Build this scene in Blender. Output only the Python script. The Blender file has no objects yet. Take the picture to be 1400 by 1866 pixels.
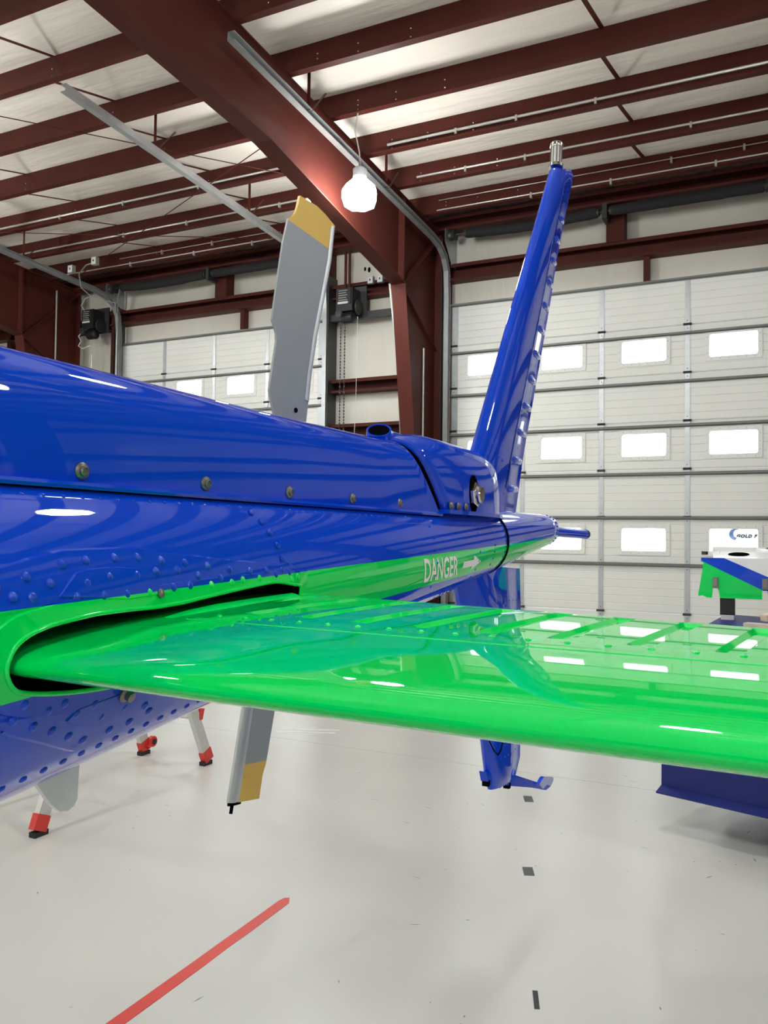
import bpy, bmesh, math, random
from math import sin, cos, pi, radians, sqrt, atan2
from mathutils import Vector, Matrix

# ------------------------------------------------------------------ camera, world, exposure
sc = bpy.context.scene
COL = sc.collection
CAM_H = 1.5507
yaw, pitch, roll = radians(25.90), radians(1.64), radians(0.7116)
fwd = Vector((-sin(yaw) * cos(pitch), cos(yaw) * cos(pitch), sin(pitch)))
rgt = Vector((cos(yaw), sin(yaw), 0))
upv = rgt.cross(fwd)
r2 = cos(roll) * rgt + sin(roll) * upv
u2 = -sin(roll) * rgt + cos(roll) * upv
cam_d = bpy.data.cameras.new('camera')
cam_d.sensor_fit = 'VERTICAL'
cam_d.sensor_height = 36.0
cam_d.lens = 36.0 * 1500.0 / 1866.0
cam_d.clip_start = 0.02
cam_d.clip_end = 300
cam = bpy.data.objects.new('camera', cam_d)
COL.objects.link(cam)
cam.matrix_world = Matrix(((r2.x, u2.x, -fwd.x, 0), (r2.y, u2.y, -fwd.y, 0), (r2.z, u2.z, -fwd.z, CAM_H), (0, 0, 0, 1)))
sc.camera = cam

world = bpy.data.worlds.new('overcast_sky')
sc.world = world
world.use_nodes = True
wbg = world.node_tree.nodes['Background']
wbg.inputs[0].default_value = (0.93, 0.97, 1.0, 1)
wbg.inputs[1].default_value = 4.2

LAMP_STRENGTH = 148.0
vs = sc.view_settings
vs.view_transform = 'Standard'
vs.look = 'None'
vs.exposure = 0.0
vs.gamma = 1.0
vs.use_curve_mapping = False
cy = sc.cycles
cy.use_denoising = True
cy.max_bounces = 10
cy.diffuse_bounces = 5
cy.glossy_bounces = 5
cy.transmission_bounces = 6
cy.transparent_max_bounces = 8
cy.sample_clamp_indirect = 8.0
cy.caustics_reflective = False
cy.caustics_refractive = False

# ------------------------------------------------------------------ materials
def srgb(r, g, b):
    f = lambda c: (c / 255 / 12.92) if c / 255 <= 0.04045 else ((c / 255 + 0.055) / 1.055) ** 2.4
    return (f(r), f(g), f(b), 1)

def mat(name, col, rough=0.5, metal=0.0, coat=0.0, noise=None, bump=None, ior=1.5, spec=None):
    m = bpy.data.materials.new(name)
    m.use_nodes = True
    nt = m.node_tree
    b = nt.nodes['Principled BSDF']
    b.inputs['Base Color'].default_value = col
    b.inputs['Roughness'].default_value = rough
    b.inputs['Metallic'].default_value = metal
    b.inputs['IOR'].default_value = ior
    if spec is not None:
        b.inputs['Specular IOR Level'].default_value = spec
    if coat:
        b.inputs['Coat Weight'].default_value = coat
        b.inputs['Coat Roughness'].default_value = 0.015
        b.inputs['Coat IOR'].default_value = 1.47
    tc = None
    if noise or bump:
        tc = nt.nodes.new('ShaderNodeTexCoord')
    if noise:                                   # (scale, amount, detail)
        n = nt.nodes.new('ShaderNodeTexNoise')
        n.inputs['Scale'].default_value = noise[0]
        n.inputs['Detail'].default_value = noise[2] if len(noise) > 2 else 4
        nt.links.new(tc.outputs['Object'], n.inputs['Vector'])
        mp = nt.nodes.new('ShaderNodeMapRange')
        mp.inputs['To Min'].default_value = 1 - noise[1]
        mp.inputs['To Max'].default_value = 1 + noise[1]
        nt.links.new(n.outputs['Fac'], mp.inputs['Value'])
        mx = nt.nodes.new('ShaderNodeVectorMath')
        mx.operation = 'SCALE'
        mx.inputs[0].default_value = col[:3]
        nt.links.new(mp.outputs[0], mx.inputs['Scale'])
        nt.links.new(mx.outputs[0], b.inputs['Base Color'])
    if bump:                                    # (scale vec, strength, distance)
        mpn = nt.nodes.new('ShaderNodeMapping')
        mpn.inputs['Scale'].default_value = bump[0]
        n2 = nt.nodes.new('ShaderNodeTexNoise')
        n2.inputs['Scale'].default_value = 1
        n2.inputs['Detail'].default_value = 3
        bp = nt.nodes.new('ShaderNodeBump')
        bp.inputs['Strength'].default_value = bump[1]
        bp.inputs['Distance'].default_value = bump[2]
        nt.links.new(tc.outputs['Object'], mpn.inputs[0])
        nt.links.new(mpn.outputs[0], n2.inputs['Vector'])
        nt.links.new(n2.outputs['Fac'], bp.inputs['Height'])
        nt.links.new(bp.outputs[0], b.inputs['Normal'])
    return m

def emis(name, col, s):
    m = bpy.data.materials.new(name)
    m.use_nodes = True
    nt = m.node_tree
    nt.nodes.remove(nt.nodes['Principled BSDF'])
    e = nt.nodes.new('ShaderNodeEmission')
    e.inputs[0].default_value = col
    e.inputs[1].default_value = s
    nt.links.new(e.outputs[0], nt.nodes['Material Output'].inputs[0])
    return m

BLUE_C = (0.003, 0.056, 0.60, 1)
GREEN_C = (0.0, 0.68, 0.105, 1)
M = {}
M['blue'] = mat('blue_gloss_paint', BLUE_C, 0.5, coat=1.0, spec=0.0)
M['green'] = mat('green_gloss_paint', GREEN_C, 0.5, coat=1.0, spec=0.0)
M['red_steel'] = mat('red_oxide_steel', (0.066, 0.0155, 0.0115, 1), 0.5, noise=(3.0, 0.22), spec=0.12)
M['vinyl'] = mat('white_vinyl_insulation', (0.86, 0.80, 0.725, 1), 0.38, noise=(0.7, 0.10), bump=((0.9, 5.0, 3.0), 0.6, 0.06))
M['wall'] = mat('white_wall_liner', (0.545, 0.515, 0.46, 1), 0.34, noise=(1.2, 0.08), bump=((4.0, 4.0, 0.9), 0.55, 0.05))
M['door'] = mat('white_door_skin', (0.73, 0.725, 0.69, 1), 0.42, noise=(2.2, 0.05))
M['galv'] = mat('galvanised_steel', (0.46, 0.48, 0.49, 1), 0.38, metal=0.75, noise=(9, 0.18))
M['strut'] = mat('grey_steel_strut', (0.155, 0.16, 0.15, 1), 0.5, metal=0.3, noise=(6, 0.15))
M['dark_steel'] = mat('dark_steel', (0.045, 0.047, 0.047, 1), 0.45, metal=0.5)
M['black'] = mat('black_plastic', (0.012, 0.012, 0.013, 1), 0.42)
M['rubber'] = mat('black_rubber', (0.015, 0.015, 0.015, 1), 0.75)
M['black_cloth'] = mat('black_spring_cover', (0.012, 0.012, 0.014, 1), 0.9)
M['void'] = mat('void_black', (0.003, 0.003, 0.004, 1), 0.9, spec=0.0)  # near-black: painted shade of gaps and holes, also small black parts
M['white_pipe'] = mat('pale_conduit', (0.42, 0.405, 0.38, 1), 0.35, metal=0.3)
M['blade_grey'] = mat('grey_blade_paint', (0.27, 0.285, 0.295, 1), 0.45, noise=(14, 0.06))
M['blade_yellow'] = mat('yellow_blade_paint', (0.66, 0.40, 0.04, 1), 0.42, noise=(10, 0.06))
M['blade_metal'] = mat('bare_erosion_strip', (0.52, 0.53, 0.53, 1), 0.40, metal=0.6)
M['chrome'] = mat('bright_metal', (0.72, 0.70, 0.68, 1), 0.16, metal=1.0)
M['gunmetal'] = mat('dull_screw_metal', (0.22, 0.21, 0.19, 1), 0.35, metal=0.8)
M['alu'] = mat('ladder_aluminium', (0.60, 0.60, 0.57, 1), 0.42, metal=0.45, noise=(25, 0.1))
M['red_plastic'] = mat('red_plastic', (0.60, 0.035, 0.025, 1), 0.4)
M['white_paint'] = mat('white_gloss_paint', (0.82, 0.83, 0.84, 1), 0.22, coat=0.6)
M['antenna'] = mat('pale_grey_antenna', (0.78, 0.77, 0.73, 1), 0.45)
M['decal'] = mat('white_decal', (0.92, 0.93, 0.91, 1), 0.4)
M['cart_blue'] = mat('dark_blue_cart_enamel', (0.016, 0.024, 0.15, 1), 0.5, noise=(6, 0.2), spec=0.25)
M['wood'] = mat('pale_timber', (0.62, 0.53, 0.42, 1), 0.6, noise=(14, 0.15))
M['tape_red'] = mat('red_floor_tape', (0.60, 0.045, 0.035, 1), 0.42, noise=(20, 0.1))
M['tape_grey'] = mat('grey_floor_tape', (0.075, 0.077, 0.08, 1), 0.6)
M['tape_black'] = mat('black_floor_tape', (0.025, 0.025, 0.025, 1), 0.6)
M['grey_box'] = mat('grey_box_enamel', (0.22, 0.22, 0.21, 1), 0.45)
M['label'] = mat('pale_label', (0.55, 0.56, 0.56, 1), 0.5)
M['lens'] = emis('lamp_lens', (0.97, 1.0, 0.965, 1), LAMP_STRENGTH)
M['lens_top'] = emis('lamp_reflector_glow', (0.97, 1.0, 0.965, 1), LAMP_STRENGTH * .42)
M['snow'] = mat('pale_apron', (0.75, 0.75, 0.76, 1), 0.8)
M['logo'] = mat('logo_blue', (0.035, 0.075, 0.20, 1), 0.6)
M['logo_grey'] = mat('logo_grey', (0.012, 0.017, 0.035, 1), 0.6)
M['trailer'] = mat('white_trailer_side', (0.85, 0.85, 0.85, 1), 0.5)
M['sky_blue'] = mat('pale_blue_panel', (0.36, 0.43, 0.48, 1), 0.5)

def glass_mat():
    m = bpy.data.materials.new('window_glass')
    m.use_nodes = True
    nt = m.node_tree
    nt.nodes.remove(nt.nodes['Principled BSDF'])
    tr = nt.nodes.new('ShaderNodeBsdfTransparent')
    tr.inputs[0].default_value = (0.95, 0.97, 0.96, 1)
    gl = nt.nodes.new('ShaderNodeBsdfGlossy')
    gl.inputs['Roughness'].default_value = 0.03
    fr = nt.nodes.new('ShaderNodeFresnel')
    fr.inputs[0].default_value = 1.45
    mx = nt.nodes.new('ShaderNodeMixShader')
    nt.links.new(fr.outputs[0], mx.inputs[0])
    nt.links.new(tr.outputs[0], mx.inputs[1])
    nt.links.new(gl.outputs[0], mx.inputs[2])
    nt.links.new(mx.outputs[0], nt.nodes['Material Output'].inputs[0])
    return m
M['glass'] = glass_mat()

def floor_mat():
    m = mat('grey_epoxy_floor', (0.585, 0.575, 0.55, 1), 0.24, spec=0.35)
    nt = m.node_tree
    b = nt.nodes['Principled BSDF']
    tc = nt.nodes.new('ShaderNodeTexCoord')
    def noise(scale, detail, lo, hi, stretch=None):
        n = nt.nodes.new('ShaderNodeTexNoise')
        n.inputs['Scale'].default_value = scale
        n.inputs['Detail'].default_value = detail
        src = tc.outputs['Object']
        if stretch:
            mp = nt.nodes.new('ShaderNodeMapping')
            mp.inputs['Scale'].default_value = stretch
            mp.inputs['Rotation'].default_value = (0, 0, 0.7)
            nt.links.new(src, mp.inputs[0]); src = mp.outputs[0]
        nt.links.new(src, n.inputs['Vector'])
        r = nt.nodes.new('ShaderNodeMapRange')
        r.inputs['From Min'].default_value = lo
        r.inputs['From Max'].default_value = hi
        nt.links.new(n.outputs['Fac'], r.inputs['Value'])
        return r.outputs[0]
    def mix(fac, a, bcol):
        x = nt.nodes.new('ShaderNodeMix')
        x.data_type = 'RGBA'
        nt.links.new(fac, x.inputs['Factor'])
        if isinstance(a, tuple): x.inputs['A'].default_value = a
        else: nt.links.new(a, x.inputs['A'])
        x.inputs['B'].default_value = bcol
        return x.outputs['Result']
    c = mix(noise(0.7, 2, 0.1, 0.9), (0.625, 0.615, 0.59, 1), (0.51, 0.50, 0.475, 1))
    nt.links.new(c, b.inputs['Base Color'])
    return m
M['floor'] = floor_mat()

def boom_paint():
    # blue body with a green stripe whose two edges are straight lines along the boom (object space)
    m = mat('two_tone_boom_paint', BLUE_C, 0.5, coat=1.0, spec=0.0)
    nt = m.node_tree
    b = nt.nodes['Principled BSDF']
    tc = nt.nodes.new('ShaderNodeTexCoord')
    sp = nt.nodes.new('ShaderNodeSeparateXYZ')
    nt.links.new(tc.outputs['Object'], sp.inputs[0])
    def math(op, a, bb):
        n = nt.nodes.new('ShaderNodeMath'); n.operation = op
        for i, v in enumerate((a, bb)):
            if isinstance(v, (int, float)): n.inputs[i].default_value = v
            else: nt.links.new(v, n.inputs[i])
        return n.outputs[0]
    y, z = sp.outputs['Y'], sp.outputs['Z']
    up = math('ADD', math('MULTIPLY', y, 0.0285), 1.476 - 0.53 * 0.0285)
    lo = math('ADD', math('MULTIPLY', y, 0.041), 1.393 - 0.60 * 0.041)
    f = math('MULTIPLY', math('LESS_THAN', z, up), math('GREATER_THAN', z, lo))
    x = nt.nodes.new('ShaderNodeMix'); x.data_type = 'RGBA'
    nt.links.new(f, x.inputs['Factor'])
    x.inputs['A'].default_value = BLUE_C
    x.inputs['B'].default_value = GREEN_C
    nt.links.new(x.outputs['Result'], b.inputs['Base Color'])
    return m
M['boom'] = boom_paint()

# ------------------------------------------------------------------ mesh helpers
class MB:
    def __init__(s): s.v = []; s.f = []; s.m = []
    def add(s, vs_, fs, mi=0):
        o = len(s.v)
        s.v += [tuple(p) for p in vs_]
        s.f += [tuple(i + o for i in f) for f in fs]
        s.m += [mi] * len(fs)
    def box(s, x0, x1, y0, y1, z0, z1, mi=0):
        s.add([(x0, y0, z0), (x1, y0, z0), (x1, y1, z0), (x0, y1, z0), (x0, y0, z1), (x1, y0, z1), (x1, y1, z1), (x0, y1, z1)],
              [(0, 3, 2, 1), (4, 5, 6, 7), (0, 1, 5, 4), (1, 2, 6, 5), (2, 3, 7, 6), (3, 0, 4, 7)], mi)
    def hexa(s, b4, t4, mi=0):
        s.add(list(b4) + list(t4), [(0, 3, 2, 1), (4, 5, 6, 7), (0, 1, 5, 4), (1, 2, 6, 5), (2, 3, 7, 6), (3, 0, 4, 7)], mi)
    def bar(s, p0, p1, w, h, mi=0, up=(0, 0, 1)):
        p0, p1 = Vector(p0), Vector(p1)
        d = (p1 - p0).normalized()
        u = Vector(up)
        if abs(d.dot(u)) > .98: u = Vector((0, 1, 0))
        a = d.cross(u).normalized() * w / 2
        bb = a.cross(d).normalized() * h / 2
        q = lambda p: [p - a - bb, p + a - bb, p + a + bb, p - a + bb]
        s.hexa(q(p0), q(p1), mi)
    def loft(s, secs, closed=True, caps=True, mi=0):
        n = len(secs[0]); o = len(s.v)
        for c in secs: s.v += [tuple(p) for p in c]
        k = n if closed else n - 1
        for i in range(len(secs) - 1):
            for j in range(k):
                a, b = o + i * n + j, o + i * n + (j + 1) % n
                s.f.append((a, b, b + n, a + n)); s.m.append(mi)
        if caps and closed:
            s.f.append(tuple(o + j for j in range(n))[::-1]); s.m.append(mi)
            s.f.append(tuple(o + (len(secs) - 1) * n + j for j in range(n))); s.m.append(mi)
    def tube(s, path, r, n=8, mi=0, caps=True):
        P = [Vector(p) for p in path]
        R = r if isinstance(r, (list, tuple)) else [r] * len(P)
        secs = []; ref = None
        for i, p in enumerate(P):
            d = (P[min(i + 1, len(P) - 1)] - P[max(i - 1, 0)]).normalized()
            if ref is None:
                ref = Vector((0, 0, 1)) if abs(d.z) < .9 else Vector((1, 0, 0))
            a = d.cross(ref).normalized(); b = a.cross(d).normalized(); ref = b
            secs.append([p + (a * cos(2 * pi * k / n) + b * sin(2 * pi * k / n)) * R[i] for k in range(n)])
        s.loft(secs, True, caps, mi)
    def lathe(s, base, axis, prof, n=16, mi=0):      # prof: (radius, height)
        base = Vector(base); ax = Vector(axis).normalized()
        a = ax.orthogonal().normalized(); b = ax.cross(a)
        s.loft([[base + ax * h + (a * cos(2 * pi * k / n) + b * sin(2 * pi * k / n)) * max(r, 1e-4) for k in range(n)] for r, h in prof], True, True, mi)
    def prism(s, poly, off, mi=0):                     # poly of 3D points, extruded by off
        off = Vector(off); n = len(poly); o = len(s.v)
        s.v += [tuple(p) for p in poly] + [tuple(Vector(p) + off) for p in poly]
        s.f.append(tuple(range(o, o + n))); s.m.append(mi)
        s.f.append(tuple(range(o + 2 * n - 1, o + n - 1, -1))); s.m.append(mi)
        for j in range(n):
            k = (j + 1) % n
            s.f.append((o + k, o + j, o + n + j, o + n + k)); s.m.append(mi)
    def extr(s, prof, axis, a0, a1, mi=0, closed=True):  # 2D profile swept along world axis
        if axis == 'x': mk = lambda a: [(a, p[0], p[1]) for p in prof]
        elif axis == 'y': mk = lambda a: [(p[0], a, p[1]) for p in prof]
        else: mk = lambda a: [(p[0], p[1], a) for p in prof]
        s.loft([mk(a0), mk(a1)], closed, closed, mi)

def mesh_from(name, mb, mats, smooth=None):
    me = bpy.data.meshes.new(name)
    me.from_pydata(mb.v, [], mb.f)
    if not isinstance(mats, (list, tuple)): mats = [mats]
    for m in mats: me.materials.append(M[m] if isinstance(m, str) else m)
    if len(mats) > 1: me.polygons.foreach_set('material_index', mb.m)
    bm = bmesh.new(); bm.from_mesh(me)
    bmesh.ops.recalc_face_normals(bm, faces=bm.faces)
    bm.to_mesh(me); bm.free()
    if smooth is not None:
        me.polygons.foreach_set('use_smooth', [True] * len(me.polygons))
        me.set_sharp_from_angle(angle=radians(smooth))
    me.update()
    return me

def link(name, me, parent=None, mw=None):
    o = bpy.data.objects.new(name, me)
    COL.objects.link(o)
    m = mw if mw is not None else Matrix.Identity(4)
    if parent is not None:
        o.parent = parent
        m = Matrix.Translation(-Vector(OFF.get(parent.name, (0, 0, 0)))) @ m
    o.matrix_local = m
    return o
def link_local(name, me, parent):
    o = bpy.data.objects.new(name, me)
    COL.objects.link(o)
    o.parent = parent
    return o
OFF = {}                                               # world offsets of the empties (their children's meshes are in world space)

def obj(name, mb, mats, parent=None, smooth=None):
    return link(name, mesh_from(name, mb, mats, smooth), parent)

def tag(o, label=None, cat=None, group=None, kind=None):
    if label: o['label'] = label
    if cat: o['category'] = cat
    if group: o['group'] = group
    if kind: o['kind'] = kind
    return o

def thing(name, loc, label, cat, group=None, kind=None):
    o = bpy.data.objects.new(name, None)
    o.empty_display_size = .1
    COL.objects.link(o)
    o.location = loc
    OFF[o.name] = tuple(loc)
    return tag(o, label, cat, group, kind)

# ------------------------------------------------------------------ the hall
WX0, WX1, WY0, WY1 = -18.6, 24.0, -13.0, 11.1           # hall extents
RIDGE = -1.2
def zr(y):                                             # top of the rafters = underside of the purlins
    return 6.09 - .055 * (y - 7) if y > RIDGE else 6.09 - .055 * (RIDGE - 7) + .055 * (y - RIDGE)
PD = .285                                              # purlin depth

mb = MB()
mb.box(WX0, WX1, WY0, 5.343, -.15, 0)
mb.box(WX0, WX1, 5.349, WY1 + .1, -.15, 0)
mb.box(WX0, WX1, 5.343, 5.349, -.15, -.004)
fl = tag(obj('floor', mb, 'floor'), 'pale grey glossy epoxy hangar floor with a fine joint line', 'floor', kind='structure')

DOORS = [(-4.29, -0.02), (-10.60, -6.38), (-17.6, -13.4)]
DTOP = 4.877
# front wall with openings
mb = MB()
xs = [WX0] + [v for d in sorted(DOORS) for v in (d[0] + .06, d[1] - .06)] + [WX1]
for i in range(0, len(xs), 2):
    mb.box(xs[i], xs[i + 1], 11.08, 11.2, 0, 6.3)
for d in DOORS:
    mb.box(d[0] + .06, d[1] - .06, 11.08, 11.2, DTOP - .04, 6.3)
wall_front = tag(obj('wall_front', mb, 'wall'), 'white vinyl-lined front wall with the overhead doors in it', 'wall', kind='structure')
for nm, args, lab in (('wall_left', (WX0 - .12, WX0, WY0, WY1 + .1, 0, 7), 'white lined end wall far left behind the helicopter boom'),
                      ('wall_right', (WX1, WX1 + .12, WY0, WY1 + .1, 0, 7), 'white lined end wall beyond the green stabilizer tip')):
    mb = MB(); mb.box(*args)
    tag(obj(nm, mb, 'wall'), lab, 'wall', kind='structure')
BD = [(-16.5, -12.3), (-9.5, -5.3), (-2.5, 1.7), (4.6, 8.8)]
mb = MB()
xs = [WX0] + [v for d in BD for v in (d[0] + .06, d[1] - .06)] + [WX1]
for i in range(0, len(xs), 2):
    mb.box(xs[i], xs[i + 1], WY0 - .12, WY0, 0, 6.3)
for d in BD:
    mb.box(d[0] + .06, d[1] - .06, WY0 - .12, WY0, DTOP - .04, 6.3)
tag(obj('wall_back', mb, 'wall'), 'white lined wall behind the viewpoint with overhead doors', 'wall', kind='structure')

# ceiling insulation with a shallow sag between purlins
PY = [10.25 - .855 * i for i in range(0, 28)]
PY = [y for y in PY if y > WY0 + .3]
mb = MB()
xs = [WX0 + (WX1 - WX0) * i / 36 for i in range(37)]
ys = []
for y in sorted(PY):
    ys += [(y, 0), (y + .14, .006), (y + .43, .02), (y + .71, .006)]
ys = [(WY0, 0)] + ys + [(11.2, 0)]
secs = []
for y, sag in ys:
    secs.append([(x, y, zr(y) + PD + .005 - sag) for x in xs])
mb.loft(secs, closed=False, caps=False)
n0 = len(mb.v)
ceiling = tag(obj('ceiling', mb, 'vinyl', smooth=60), 'white vinyl roof insulation between dark red purlins', 'ceiling', kind='structure')
sol = ceiling.modifiers.new('thickness', 'SOLIDIFY'); sol.thickness = .1; sol.offset = 1

# purlins (Z sections), each its own piece of the ceiling
def zprof(y, z, d=PD, fl_=.075, t=.006, lip=.02):
    return [(y - fl_, z + lip), (y - fl_, z), (y + t, z), (y + t, z + d - t), (y + fl_, z + d - t), (y + fl_, z + d - lip), (y + fl_ + t, z + d - lip),
            (y + fl_ + t, z + d), (y, z + d), (y, z + t), (y - fl_ + t, z + t), (y - fl_ + t, z + lip)]
for y in PY:
    mb = MB(); mb.extr(zprof(y, zr(y)), 'x', WX0 + .02, WX1 - .02)
    obj('purlin', mb, 'red_steel', ceiling)
# purlin straps
for X in (-1.52, -6.72, -9.1, .35):
    for i in range(len(PY) - 1):
        y1, y0 = PY[i], PY[i + 1]
        if y0 < 1: break
        mb = MB()
        mb.bar((X, y0 + .02, zr(y0) + .015), (X, y1 - .015, zr(y1) + PD - .02), .045, .004)
        obj('purlin_strap', mb, 'red_steel', ceiling)
# bolts on purlins beside the rafters
bolt = MB(); bolt.lathe((0, 0, 0), (0, -1, 0), [(.008, 0), (.008, .006), (.004, .008)], 6)
bolt_me = mesh_from('purlin_bolt', bolt, 'chrome')
for y in PY[:9]:
    for bx in (-4.1, -3.65, -3.1, -6.75, -9.12):
        for dz in ((.06, .11, .16) if bx == -4.1 else (.07, .15)):
            link('purlin_bolt', bolt_me, ceiling, Matrix.Translation((bx, y - .001, zr(y) + dz)))

# portal frames: column + haunched rafter + flange pieces
RX = [-4.5, -11.5, 2.5, 9.5, 16.5, -18.2]
FW = .10
def frame(xc):
    t = .008
    root = thing('steel_frame', (xc, 10.5, 0), {-4.5: 'dark red tapered column and haunched rafter beside the large right door',
                  -11.5: 'dark red column and rafter left of the left door', 2.5: 'dark red column and rafter beyond the right door',
                  9.5: 'dark red column and rafter, second beyond the right door', 16.5: 'dark red column and rafter, third beyond the right door',
                  -18.2: 'dark red end frame against the far left wall'}[xc], 'steel frame', kind='structure')
    def plate(name, pts):                              # pts in (y,z), web plate in the x plane
        mb = MB(); mb.prism([(xc - t / 2, p[0], p[1]) for p in pts], (t, 0, 0)); return obj(name, mb, 'red_steel', root)
    def flange(name, pts, w=FW, th=.016):
        mb = MB(); nrm = []
        for i, p in enumerate(pts):
            a = pts[max(i - 1, 0)]; b = pts[min(i + 1, len(pts) - 1)]
            d = Vector((0, b[0] - a[0], b[1] - a[1])).normalized()
            nrm.append(Vector((0, -d.z, d.y)) * th / 2)
        secs = []
        for p, n_ in zip(pts, nrm):
            c = Vector((xc, p[0], p[1])); w_ = Vector((w, 0, 0))
            secs.append([c - w_ - n_, c + w_ - n_, c + w_ + n_, c - w_ + n_])
        mb.loft(secs); return obj(name, mb, 'red_steel', root)
    kn = (9.62, 4.83)
    low = [kn, (8.0, 5.09), (6.5, 5.33), (5.1, 5.40), (4.0, 5.46), (RIDGE, 5.74), (WY0 + .4, 5.1)]
    top = [(10.86, zr(10.86)), (RIDGE, zr(RIDGE)), (WY0 + .4, zr(WY0 + .4))]
    plate('column_web', [(10.45, 0), (10.84, 0), (10.84, zr(10.84)), (9.62, zr(9.62)), kn])
    plate('rafter_web', [kn, (9.62, zr(9.62))] + [top[1]] + [top[2]] + low[:0:-1])
    flange('column_front_flange', [(10.45, .02), kn])
    flange('column_back_flange', [(10.85, .02), (10.85, zr(10.85))])
    flange('rafter_bottom_flange', low)
    flange('rafter_top_flange', [(10.86, zr(10.86) - .008)] + [(p[0], p[1] - .008) for p in top[1:]])
    flange('splice_plate', [(9.60, 4.84), (9.60, zr(9.6) - .02)], w=.09, th=.03)
    flange('knee_stiffener', [(9.66, 4.86), (10.82, 5.80)], w=.085, th=.012)
    flange('lower_stiffener', [(9.66, 4.80), (10.82, 4.20)], w=.05, th=.01)
    mb = MB(); mb.box(xc - .14, xc + .14, 10.4, 10.9, 0, .02); obj('base_plate', mb, 'red_steel', root)
    return root
for xc in RX: frame(xc)

# girts, headers, posts: pieces of the front wall
def cprof(y0, y1, z, h, lip=.05, t=.007):             # channel open to the room
    return [(y0, z + h), (y1, z + h), (y1, z), (y0, z), (y0, z + lip * .7), (y0 + t, z + lip * .7), (y0 + t, z + t), (y1 - t, z + t), (y1 - t, z + h - t), (y0 + t, z + h - t), (y0 + t, z + h - lip), (y0, z + h - lip)]
def girt(x0, x1, z, h=.2, y0=10.88, nm='wall_girt', y1=11.075):
    mb = MB(); mb.extr(cprof(y0, y1, z, h), 'x', x0, x1); return obj(nm, mb, 'red_steel', wall_front)
segs = [(-18.5, -17.75), (-13.25, -10.75), (-6.25, -4.45), (.13, 23.9)]
for a, b in segs:
    for z in (.75, 2.2, 3.03, 3.71):
        girt(a, b, z)
    girt(a, b, 5.14, .22)
for d in DOORS:
    girt(d[0] - .15, d[1] + .15, 5.20, .235, nm='door_header')
    for jx in (d[0] - .13, d[1] + .03):
        mb = MB(); mb.box(jx, jx + .10, 10.92, 11.075, 0, 5.95); obj('door_jamb', mb, 'red_steel', wall_front)
    cx = (d[0] + d[1]) / 2
    mb = MB(); mb.box(cx + .07, cx + .30, 10.86, 11.07, 5.42, 5.93); obj('spring_pad', mb, 'red_steel', wall_front)
    mb = MB(); mb.box(cx + .53, cx + .60, 10.94, 11.07, DTOP, 5.21); obj('header_post', mb, 'red_steel', wall_front)
    mb = MB(); mb.box(d[1] - .06, d[1] + .12, 10.88, 11.07, 5.42, 5.93); obj('spring_pad', mb, 'red_steel', wall_front)
girt(WX0 + .05, WX1 - .05, 5.88, .19, y0=10.72, nm='eave_strut', y1=11.0)
mb = MB(); mb.box(-6.28, -4.62, 10.85, 10.93, 4.80, 4.90); obj('mounting_rail', mb, 'dark_steel', wall_front)

# ------------------------------------------------------------------ overhead sectional doors
def rrect(w, h, r, n=4):
    out = []
    for cx, cz, a0 in ((w - r, h - r, 0), (-w + r, h - r, 90), (-w + r, -h + r, 180), (w - r, -h + r, 270)):
        for k in range(n + 1):
            a = radians(a0 + 90 * k / n); out.append((cx + r * cos(a), cz + r * sin(a)))
    return out
def ring_mesh():
    mb = MB(); n = 20
    inn = rrect(.278, .148, .03)
    outp = rrect(.328, .198, .02)
    for (y, A, B) in ((-.014, outp, inn),):
        secs = [[(p[0], 0, p[1]) for p in outp], [(p[0], -.014, p[1]) for p in outp], [(p[0], -.014, p[1]) for p in inn], [(p[0], .045, p[1]) for p in inn]]
        mb.loft(secs, True, False)
    return mesh_from('window_frame', mb, 'door', 35)
ring_me = ring_mesh()
mb = MB(); mb.prism([(p[0], .012, p[1]) for p in rrect(.279, .149, .03)], (0, .004, 0)); pane_me = mesh_from('pane', mb, 'glass')
mb = MB()
for k in range(6):
    for zz_ in (-.173, .173): mb.lathe((-.25 + .1 * k, -.014, zz_), (0, -1, 0), [(.005, 0), (.004, .003)], 6)
for k in range(3):
    for xx_ in (-.303, .303): mb.lathe((xx_, -.014, -.1 + .1 * k), (0, -1, 0), [(.005, 0), (.004, .003)], 6)
wscrew_me = mesh_from('frame_screws', mb, 'gunmetal')
mb = MB()                                              # leaf hinge with dark knuckle
mb.prism([(-.028, 0, .012), (.028, 0, .012), (.028, 0, .05), (.012, 0, .085), (-.012, 0, .085), (-.028, 0, .05)], (0, -.006, 0))
mb.prism([(-.028, 0, -.012), (.028, 0, -.012), (.028, 0, -.05), (.012, 0, -.085), (-.012, 0, -.085), (-.028, 0, -.05)], (0, -.006, 0))
mb.tube([(-.05, -.010, 0), (.05, -.010, 0)], .015, 8, 1)
mb.lathe((0, -.006, .05), (0, -1, 0), [(.007, 0), (.005, .004)], 6, 1)
mb.lathe((0, -.006, -.05), (0, -1, 0), [(.007, 0), (.005, .004)], 6, 1)
hinge_me = mesh_from('hinge', mb, ['galv', 'dark_steel'], 40)

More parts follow.
